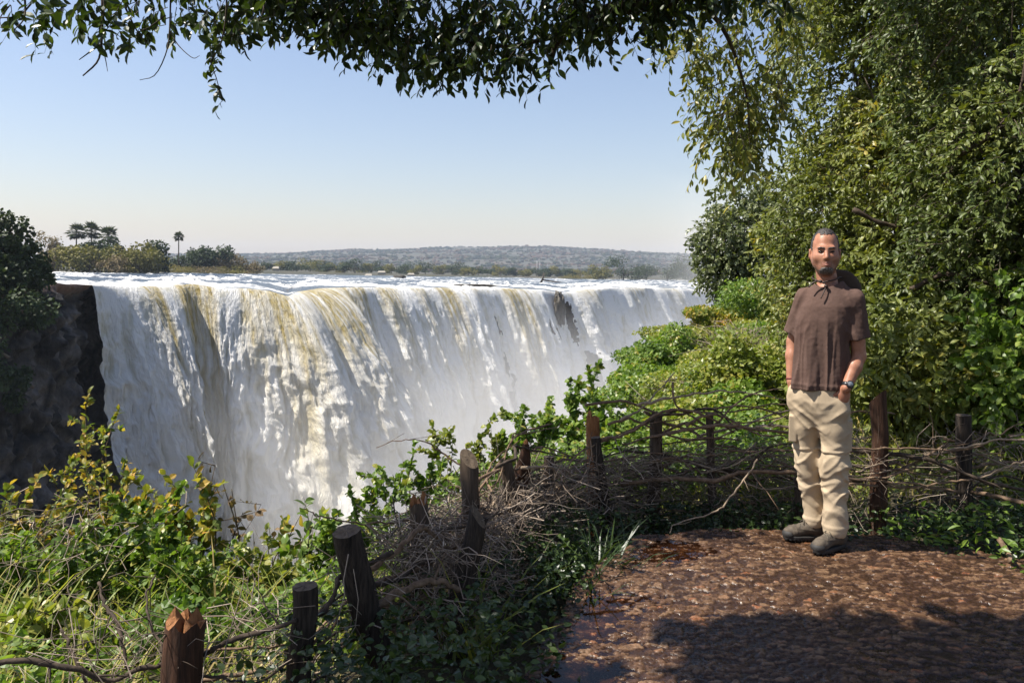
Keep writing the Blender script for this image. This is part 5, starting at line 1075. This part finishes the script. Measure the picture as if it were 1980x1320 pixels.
for S_, E_, W_, H_, sg in ((SL, EL, WL, HL, -1), (SR, ER, WR, HR, 1)):
    B_.mn(cap(p, S_, E_, .052, .040), .02); B_.mn(cap(p, E_, E_ * .65 + W_ * .35, .040, .041), .015); B_.mn(cap(p, E_ * .65 + W_ * .35, W_, .041, .0265), .015)
    ax = unit(H_ - W_); sd2 = unit(np.cross(ax, (0, 1., 0))) * sg
    B_.mn(ell(p, (W_ + H_) / 2, (.036, .020, .050), .3 * sg), .018)
    for q, (off, ln) in enumerate([(-.027, .062), (-.009, .074), (.009, .070), (.026, .056)]):
        k0 = H_ + sd2 * off; B_.mn(cap(p, k0, k0 + ax * ln * .55 + (0, -.006, 0), .0092, .0085), .004); B_.mn(cap(p, k0 + ax * ln * .55 + (0, -.006, 0), k0 + ax * ln + (0, .004, 0), .0085, .0072), .003)
    t0 = W_ * .6 + H_ * .4 - sd2 * .026; B_.mn(cap(p, t0, t0 - sd2 * .022 + ax * .030 + (0, -.012, 0), .0115, .010), .006); B_.mn(cap(p, t0 - sd2 * .022 + ax * .030 + (0, -.012, 0), t0 - sd2 * .018 + ax * .058 + (0, -.016, 0), .010, .008), .003)
KL, KR = (-.088, YB + .055, .48), (.068, YB - .03, .48); AL, AR = (-.045, .175, .11), (.070, .055, .10)
for hip, kn, an in (((-.085, YB, .84), KL, AL), ((.055, YB, .84), KR, AR)):
    B_.mn(cap(p, hip, kn, .072, .048), .03); B_.mn(cap(p, kn, an, .048, .036), .015); B_.mn(cap(p, an, (an[0] - .03, an[1] - .02, .06), .036, .030), .01)
skm = NT('skin'); sn = skm.noise(skm.coord(), 26, 5); lips = skm.attr('lips'); stub = skm.attr('stubble')
sc_ = skm.ramp(sn, [(.3, (.31, .132, .074)), (.7, (.43, .205, .128))]); sc_ = skm.mix(stub, sc_, (.055, .036, .030))
skm.set(Base_Color=sc_, Roughness=.48, Specular_IOR_Level=.4, Subsurface_Weight=.12, Subsurface_Scale=.01); skm.b.inputs['Subsurface Radius'].default_value = (1, .35, .2)
skm.bump(skm.noise(skm.coord(), 160, 3), .2, .002)
def lipf(v):
    v = hturn(v, -HY); return smooth(.024, .017, np.abs(v[:, 0])) * smooth(.0145, .009, np.abs(v[:, 2] - 1.5985)) * (v[:, 1] < .02)
def stubf(v):
    w_ = v; v = hturn(v, -HY); a = np.abs(v[:, 0]); g = smooth(1.624, 1.606, v[:, 2] - .35 * np.clip(a - .03, 0, 1)) * (v[:, 2] > 1.53) * smooth(.09, .045, v[:, 1])
    return (.50 + .25 * smooth(1.592, 1.565, v[:, 2]) + .3 * smooth(.03, .015, a) * smooth(1.604, 1.61, v[:, 2])) * g * (1 - lipf(w_)) * np.clip(.75 + .6 * perlin(v * 130), 0, 1)
B_.out('body', skm.m, man, xf, {'lips': lipf, 'stubble': stubf})
del B_
# eyes, brows
em = NT('dark_eye'); em.set(Base_Color=(.012, .009, .007), Roughness=.1); hm_ = NT('short_hair'); hn_ = hm_.noise(hm_.mapping(hm_.coord(), (1, 1, .35)), 230, 3)
hm_.set(Base_Color=hm_.ramp(hn_, [(.35, (.010, .008, .007)), (.58, (.038, .030, .026)), (.76, (.26, .235, .22))]), Roughness=.6); hm_.bump(hn_, .8, .004)
for s in (-1, 1):
    E = SDF((s * .031 - .02, -.012, 1.656), (s * .031 + .02, .03, 1.68), .002); E.mn(ell(E.p, (s * .0315, .0112, 1.6675), (.0160, .0190, .0068))); E.out('eye', em.m, man, xh)
    E = SDF((s * .033 - .03, -.02, 1.67), (s * .033 + .03, .04, 1.705), .002); E.mn(smin(cap(E.p, (s * .013, -.0070, 1.6860), (s * .034, -.0058, 1.6895), .0048, .0046), cap(E.p, (s * .034, -.0058, 1.6895), (s * .050, .002, 1.6855), .0046, .0026), .003)); E.d += .002 * perlin(E.p * 300).astype(np.float32); E.out('eyebrow', hm_.m, man, xh)
lpm = NT('lips'); lpm.set(Base_Color=(.34, .135, .10), Roughness=.45)
E = SDF((-.032, -.03, 1.578), (.032, .02, 1.618), .0018); p = E.p
for s in (-1, 1):
    E.mn(cap(p, (0, -.0135, 1.6045), (s * .0235, -.0095, 1.6035), .0046, .0030), .003); E.mn(cap(p, (0, -.0150, 1.5925), (s * .0215, -.0095, 1.5965), .0060, .0034), .003)
E.sub(cap(p, (-.03, -.0165, 1.5994), (.03, -.0165, 1.5994), .0028, .0028)); E.out('lips', lpm.m, man, xh)
# hair and beard
Hh = SDF((-.10, -.02, 1.55), (.10, .23, 1.83), .003); p = Hh.p; ee = ell(p, (0, .106, 1.698), (.0790, .1005, .1065)) - .0008
ee += (.0030 * fbm(p * np.float32(95), 2)).astype(np.float32)
nb_ = (.010 * fbm(p * np.float32(70), 2)).astype(np.float32); hl = 1.763 - .10 * np.clip(np.abs(p[..., 0]) - .012, 0, .05) + nb_ + .012 * smooth(.02, .05, np.abs(p[..., 0]))
g = np.minimum(hl - p[..., 2], np.maximum(.066 + nb_ - p[..., 1], 1.678 - .75 * (p[..., 1] - .058) - p[..., 2]))
Hh.mn(-smin(-ee, -g * .35, .003)); Hh.out('hair', hm_.m, man, xh)
Hb = SDF((-.09, -.04, 1.535), (.09, .12, 1.64), .0028); p = Hb.p; dd = head_field(p) - .0016 + (.0022 * fbm(p * np.float32(120), 2)).astype(np.float32)
a = np.abs(p[..., 0]); nb_ = (.006 * fbm(p * np.float32(90), 2)).astype(np.float32)
g = np.maximum(p[..., 2] - 1.580 + .15 * np.clip(a - .010, 0, 1) + nb_, a - .036 + nb_); g = np.maximum(g, p[..., 1] - .085)
Hb.mn(np.maximum(dd, g * .4)); bm_ = NT('grey_beard'); bn = bm_.noise(bm_.coord(), 260, 3); bm_.set(Base_Color=bm_.ramp(bn, [(.33, (.025, .019, .016)), (.52, (.10, .085, .075)), (.7, (.36, .33, .31))]), Roughness=.65); bm_.bump(bn, .8, .003); Hb.out('beard', bm_.m, man, xh)
# ---- T-shirt
T = SDF((-.28, -.16, .85), (.32, .32, 1.53), .0048); p = T.p; x, y, z = p[..., 0], p[..., 1], p[..., 2]
tor = loft(p, [(.84, -.022, YB, .148, .122), (.895, -.022, YB, .148, .121), (1.0, -.021, YB, .147, .118), (1.15, -.012, YB, .150, .120), (1.28, .004, YB, .159, .122), (1.36, .018, YB, .158, .114), (1.42, .025, YB, .130, .095), (1.465, .028, YB, .090, .080), (1.495, .028, YB, .074, .072)], TY, 2.3)
T.mn(tor); T.mn(cap(p, (.02, YB + .005, 1.452), SL + (.012, 0, -.010), .046, .054), .04); T.mn(cap(p, (.03, YB, 1.452), SR + (-.012, 0, -.010), .046, .054), .04)
for S_, E_, r0, r1 in ((SL, EL, .057, .066), (SR, ER, .054, .064)):
    ax = unit(E_ - S_); e = S_ + ax * .215; sl_ = cap(p, S_, e + ax * .06, r0, r1 + .004); cutp = (p - e.astype(np.float32)) @ ax.astype(np.float32)
    sl_ += (.006 * perlin(V3(x * 16, y * 16, z * 9 + 5))).astype(np.float32); T.mn(np.maximum(sl_, cutp), .022)
aa = np.arctan2(x - .0, -(y - YB)); low = smooth(1.36, 1.02, z)
drape = perlin(V3(np.sin(aa) * 2.6 + 1.1 * z, np.cos(aa) * 2.6, z * 1.6)) * .020 * low + np.clip(1 - np.abs(perlin(V3(np.sin(aa) * 3.4 - 1.5 * z, np.cos(aa) * 3.4, z * 2.2 + 3))) * 3.2, 0, 1) * .011 * low
pull = (1 - np.abs(perlin(V3((x + .55 * z) * 13, y * 9, (z - .45 * x) * 5))) * 2.2) * .006 * smooth(.0, .13, x) * smooth(1.02, 1.22, z) + (1 - np.abs(perlin(V3((x - .5 * z) * 15, y * 9, z * 5 + 9))) * 2.2) * .005 * smooth(-.04, -.13, x) * smooth(1.05, 1.25, z)
T.d -= (drape + pull + .0012 * fbm(p * np.float32(60), 2)).astype(np.float32)
T.d -= (.0028 * smooth(.012, .004, np.abs(z - .915))).astype(np.float32)
T.isect(.890 + .008 * np.sin(x * 9) - z); inner = loft(p, [(.84, -.020, YB, .137, .110), (.93, -.020, YB, .130, .102), (.95, -.016, YB, .02, .02)], TY, 2.3); T.sub(np.maximum(inner, z - .945))
for S_, E_, r in ((SL, EL, .058), (SR, ER, .057)):
    ax = unit(E_ - S_); T.sub(cap(p, S_ + ax * .16, S_ + ax * .30, r - .012, r))
T.sub(ell(p, (.018, YB - .012, 1.515), (.078, .088, .066), TY)); T.sub(cap(p, (.02, YB + .02, 1.40), (.01, YB + .02, 1.6), .068, .068))
shm = NT('brown_cotton'); wv = shm.noise(shm.coord(), 420, 2); s2 = shm.noise(shm.coord(), 7, 4)
shm.set(Base_Color=shm.mix(1, shm.ramp(s2, [(.3, (.100, .061, .049)), (.7, (.130, .082, .066))]), shm.ramp(wv, [(.3, .8), (.7, 1.15)]), 'MULTIPLY'), Roughness=.92, Specular_IOR_Level=.15); shm.bump(wv, .35, .0012)
ts = T.out('t_shirt', shm.m, man, xf)
# ---- trousers
Q = SDF((-.27, -.17, .05), (.24, .32, .93), .0048); p = Q.p; x, y, z = p[..., 0], p[..., 1], p[..., 2]
Q.mn(loft(p, [(.68, -.018, YB, .085, .070), (.76, -.018, YB, .128, .104), (.82, -.020, YB, .146, .116), (.88, -.021, YB, .142, .112), (.925, -.021, YB, .138, .108)], TY, 2.2))
LT = [((-.088, YB + .012, .82), (-.100, YB + .04, .66), .092, .086), ((-.100, YB + .04, .66), KL, .086, .071), (KL, (-.066, YB + .075, .30), .071, .058), ((-.066, YB + .075, .30), (-.047, .165, .115), .058, .061)]
RT = [((.056, YB - .010, .82), (.064, YB - .02, .66), .090, .087), ((.064, YB - .02, .66), KR, .087, .073), (KR, (.066, YB - .03, .30), .073, .062), ((.066, YB - .03, .30), (.072, .048, .105), .062, .066)]
for tab in (LT, RT):
    lg = np.full(Q.d.shape, 1., np.float32)
    for a, b, r0, r1 in tab: lg = smin(lg, cap(p, a, b, r0, r1), .02)
    Q.mn(lg, .035)
hb_ = [(WL * .25 + HL * .75 + (0, -.005, -.02), .046), (HR + (.0, .004, -.035), .040)]
for c, r in hb_: Q.mn(ell(p, c, (r, r * .8, r * 1.5)), .03)
sideL = smooth(-.01, -.03, x - .0); kneeM = smooth(.62, .50, z) * smooth(.22, .32, z); ankM = smooth(.30, .16, z); crM = smooth(.60, .68, z) * smooth(.86, .76, z)
rg = lambda a: 1 - np.abs(a) * 2.2
rp = lambda a: np.clip(1 - np.abs(a) * 3.4, 0, 1); wz = z + .03 * perlin(V3(x * 5, y * 5, z * 5)); c1 = rp(perlin(V3(x * 5, y * 5, wz * 9.5 + x * 6 + 2))); c2 = rp(perlin(V3(x * 7, y * 6, wz * 13 - x * 9 + 8))); c3 = rp(perlin(V3(x * 4 + 1, y * 4, z * 11 - np.abs(x + .01) * 9)))
Q.d -= (c1 * (.002 + .009 * kneeM + .010 * ankM * smooth(.10, .16, z)) + c2 * (.0015 + .006 * kneeM + .006 * ankM * smooth(.10, .16, z)) + c3 * .008 * crM + .009 * perlin(V3(x * 6, y * 6, z * 5))).astype(np.float32)
Q.d -= (.0035 * (smooth(.010, .003, np.abs(z - .545 - .06 * x)) - .6 * smooth(.008, .002, np.abs(z - .530 - .06 * x)))).astype(np.float32)
Q.d -= (.0028 * smooth(.014, .004, np.abs(z - .125))).astype(np.float32)
Q.mn(np.maximum(np.maximum(np.abs(z - .635) - .075, np.abs(x - .135) - .016), np.abs(y - (YB - .01)) - .06) - .006, .008)      # cargo pocket on the outer thigh
Q.mn(np.maximum(np.maximum(np.abs(z - .70) - .018, np.abs(x - .139) - .016), np.abs(y - (YB - .01)) - .063) - .005, .004)
Q.mn(np.maximum(np.maximum(np.abs(z - .65) - .07, np.abs(x + .172) - .016), np.abs(y - (YB + .03)) - .06) - .006, .008)
fx = -.045 - .18 * (.88 - z); fy = loft(p, [(.70, -.016, YB, .14, .108), (.80, -.018, YB, .162, .122), (.93, -.018, YB, .150, .112)], TY, 2.3)
Q.d -= (.002 * smooth(.022, .012, np.abs(x - fx - .008)) * smooth(.76, .82, z) * (y < YB) ).astype(np.float32)
Q.isect(.070 + .006 * np.sin(x * 30) - z); Q.isect(z - .922)
for a, b, r in (((-.047, .165, .0), (-.05, .150, .16), .044), ((.072, .048, .0), (.07, .045, .15), .048)): Q.sub(cap(p, a, b, r, r * .8))
trm = NT('khaki_cloth'); wv = trm.noise(trm.coord(), 380, 2); s2 = trm.noise(trm.coord(), 6, 5)
trm.set(Base_Color=trm.mix(1, trm.ramp(s2, [(.3, (.40, .31, .205)), (.7, (.50, .395, .27))]), trm.ramp(wv, [(.3, .85), (.7, 1.1)]), 'MULTIPLY'), Roughness=.88, Specular_IOR_Level=.2); trm.bump(wv, .3, .001)
trs = Q.out('trousers', trm.m, man, xf)
Pk = MB()
for pts in [[(.078, YB - .112, .890), (.105, YB - .108, .868), (.132, YB - .072, .842), (.140, YB - .035, .812)]]:
    v, f = tube(spline(pts, 12), .0065, 7); Pk.add(xf(v), f)
Pk.build('pocket_edge', trm.m, trs)
# ---- boots
btm = NT('walking_boot_suede'); bn_ = btm.noise(btm.coord(), 45, 5); btm.set(Base_Color=btm.ramp(bn_, [(.3, (.045, .034, .024)), (.7, (.115, .090, .062))]), Roughness=.8); btm.bump(bn_, .4, .003)
rbm = NT('boot_rubber'); rbm.set(Base_Color=(.022, .020, .018), Roughness=.7)
lcm = NT('boot_lace'); lcm.set(Base_Color=(.10, .085, .06), Roughness=.8)
for an, dr in (((-.047, .165), (-.93, -.37)), ((.072, .048), (-.60, -.80))):
    dr = unit(np.array(dr)); n2 = np.array([-dr[1], dr[0]]); at = lambda l, s, z_: np.array([an[0] + dr[0] * l + n2[0] * s, an[1] + dr[1] * l + n2[1] * s, z_])
    lo = np.minimum(at(-.12, 0, 0), at(.25, 0, 0)) - (.08, .08, .02); hi = np.maximum(at(-.12, 0, .2), at(.25, 0, .2)) + (.08, .08, .0)
    S = SDF(lo, hi, .004); p = S.p; L_ = (p[..., 0] - an[0]) * dr[0] + (p[..., 1] - an[1]) * dr[1]; W_ = (p[..., 0] - an[0]) * n2[0] + (p[..., 1] - an[1]) * n2[1]; z = p[..., 2]
    q = np.stack([L_, W_, z], -1)
    u = ell(q, (-.035, 0, .055), (.050, .042, .055)); u = smin(u, cap(q, (.0, 0, .072), (.125, -.004, .042), .046, .032), .03); u = smin(u, ell(q, (.130, -.006, .040), (.055, .043, .033)), .02); u = smin(u, cap(q, (-.012, 0, .08), (-.018, 0, .16), .046, .050), .02)
    u = np.maximum(u, .022 - z); u -= (.0025 * smooth(.006, .0, np.abs(L_ - .125 + .3 * np.abs(W_))) + .002 * smooth(.006, .0, np.abs(z - .058 - .1 * L_)) + .0015 * perlin(q * 40)).astype(np.float32)
    S.mn(u); bt = S.out('boot', btm.m, man, xf)
    S.d[:] = 1; so_ = np.maximum((((L_ - .05) / .140) ** 2 + (W_ / (.043 + .010 * smooth(.05, .15, L_))) ** 2) ** .5 * .05 - .05, np.abs(z - .012) - .013)
    so_ = np.maximum(so_, -np.maximum(np.abs(np.mod(L_, .022) - .011) - .003, z - .006)); so_ = smin(so_, np.maximum(np.maximum(ell(q, (.142, -.006, .03), (.050, .048, .032)), .02 - z), .145 - L_), .004)
    S.mn(so_); S.out('sole', rbm.m, bt, xf)
    lm_ = MB()
    for k_ in range(5):
        l0 = .035 + .022 * k_; zt = .128 - .018 * k_ - .001 * k_ * k_
        for s_ in (-1, 1): v, f = tube(spline([at(l0, -.026 * s_, zt - .010), at(l0 + .008, 0, zt + .003), at(l0 + .020, .026 * s_, zt - .016)], 7), .0026, 5); lm_.add(xf(v), f)
    lm_.build('lace', lcm.m, bt)
# ---- hat hanging on the back by its cord, watch, wrist band, chest mark
hat_m = NT('hat_felt'); hat_m.set(Base_Color=(.060, .038, .024), Roughness=.8); hat_m.bump(hat_m.noise(hat_m.coord(), 90, 3), .3, .002)
Ht = SDF((-.16, .14, 1.22), (.30, .42, 1.62), .006); p = Ht.p
Ht.mn(ell(p, (.085, .275, 1.445), (.095, .065, .095), TY)); Ht.mn(ell(p, (.085, .235, 1.445), (.128, .028, .125), TY), .02); Ht.d += (.004 * perlin(p * 9)).astype(np.float32); Ht.out('hat', hat_m.m, man, xf)
cm_ = NT('leather_cord'); cm_.set(Base_Color=(.035, .018, .012), Roughness=.6); Cd = MB()
for pts, r in [([(.10, .20, 1.52), (.085, .10, 1.525), (.06, .03, 1.512), (.01, .010, 1.500), (-.02, .012, 1.497)], .0042), ([(-.06, .19, 1.53), (-.072, .10, 1.522), (-.055, .04, 1.51), (-.02, .012, 1.497)], .0042), ([(-.01, .006, 1.497), (-.04, .004, 1.500), (-.066, .006, 1.490), (-.088, .004, 1.466)], .0045), ([(.0, .004, 1.497), (.006, -.006, 1.470), (-.004, -.018, 1.440), (-.020, -.026, 1.405)], .0036)]:
    v, f = tube(spline(pts, 16), r, 7); Cd.add(xf(v), f)
for c, r in [((-.022, .006, 1.500), .0105), ((-.005, .006, 1.494), .009), ((-.045, .004, 1.503), .007), ((.008, -.004, 1.474), .0105)]:
    v, f = tube(np.array(c) + np.array([(-r, 0, -.2 * r), (-.6 * r, 0, 0), (0, 0, 0), (.6 * r, 0, 0), (r, 0, .2 * r)]), np.array([.3, .85, 1, .85, .3]) * r, 8); Cd.add(xf(v), f)
Cd.build('hat_cord', cm_.m, man)
wmat = NT('watch_plastic'); wmat.set(Base_Color=(.018, .018, .02), Roughness=.35); wf = NT('watch_glass'); wf.set(Base_Color=(.25, .27, .28), Roughness=.12, Metallic=.4)
def ring_on(E_, W_, frac, r, th, wid, name, mat):
    ax = unit(W_ - E_); c = E_ + (W_ - E_) * frac; m_ = MB(); v, f = tube([c - ax * wid, c - ax * wid * .8, c + ax * wid * .8, c + ax * wid], [r, r + th, r + th, r], 18, cap=True); m_.add(xf(v), f); return m_.build(name, mat, man), c, ax
wt, c, ax = ring_on(ER, WR, .93, .0275, .004, .012, 'watch', wmat.m)
dn = unit(np.array([.35, -.9, .2]) - ax * np.dot(ax, [.35, -.9, .2])); m_ = MB(); v, f = tube([c + dn * .024, c + dn * .030, c + dn * .039, c + dn * .041], [.019, .021, .021, .017], 18); m_.add(xf(v), f); m_.build('watch_case', wmat.m, wt)
m_ = MB(); v, f = tube([c + dn * .0405, c + dn * .0425], [.0145, .014], 16); m_.add(xf(v), f); m_.build('watch_dial', wf.m, wt)
rw = NT('red_band'); rw.set(Base_Color=(.16, .03, .02), Roughness=.6); ring_on(EL, WL, .95, .0265, .004, .006, 'wrist_band', rw.m)
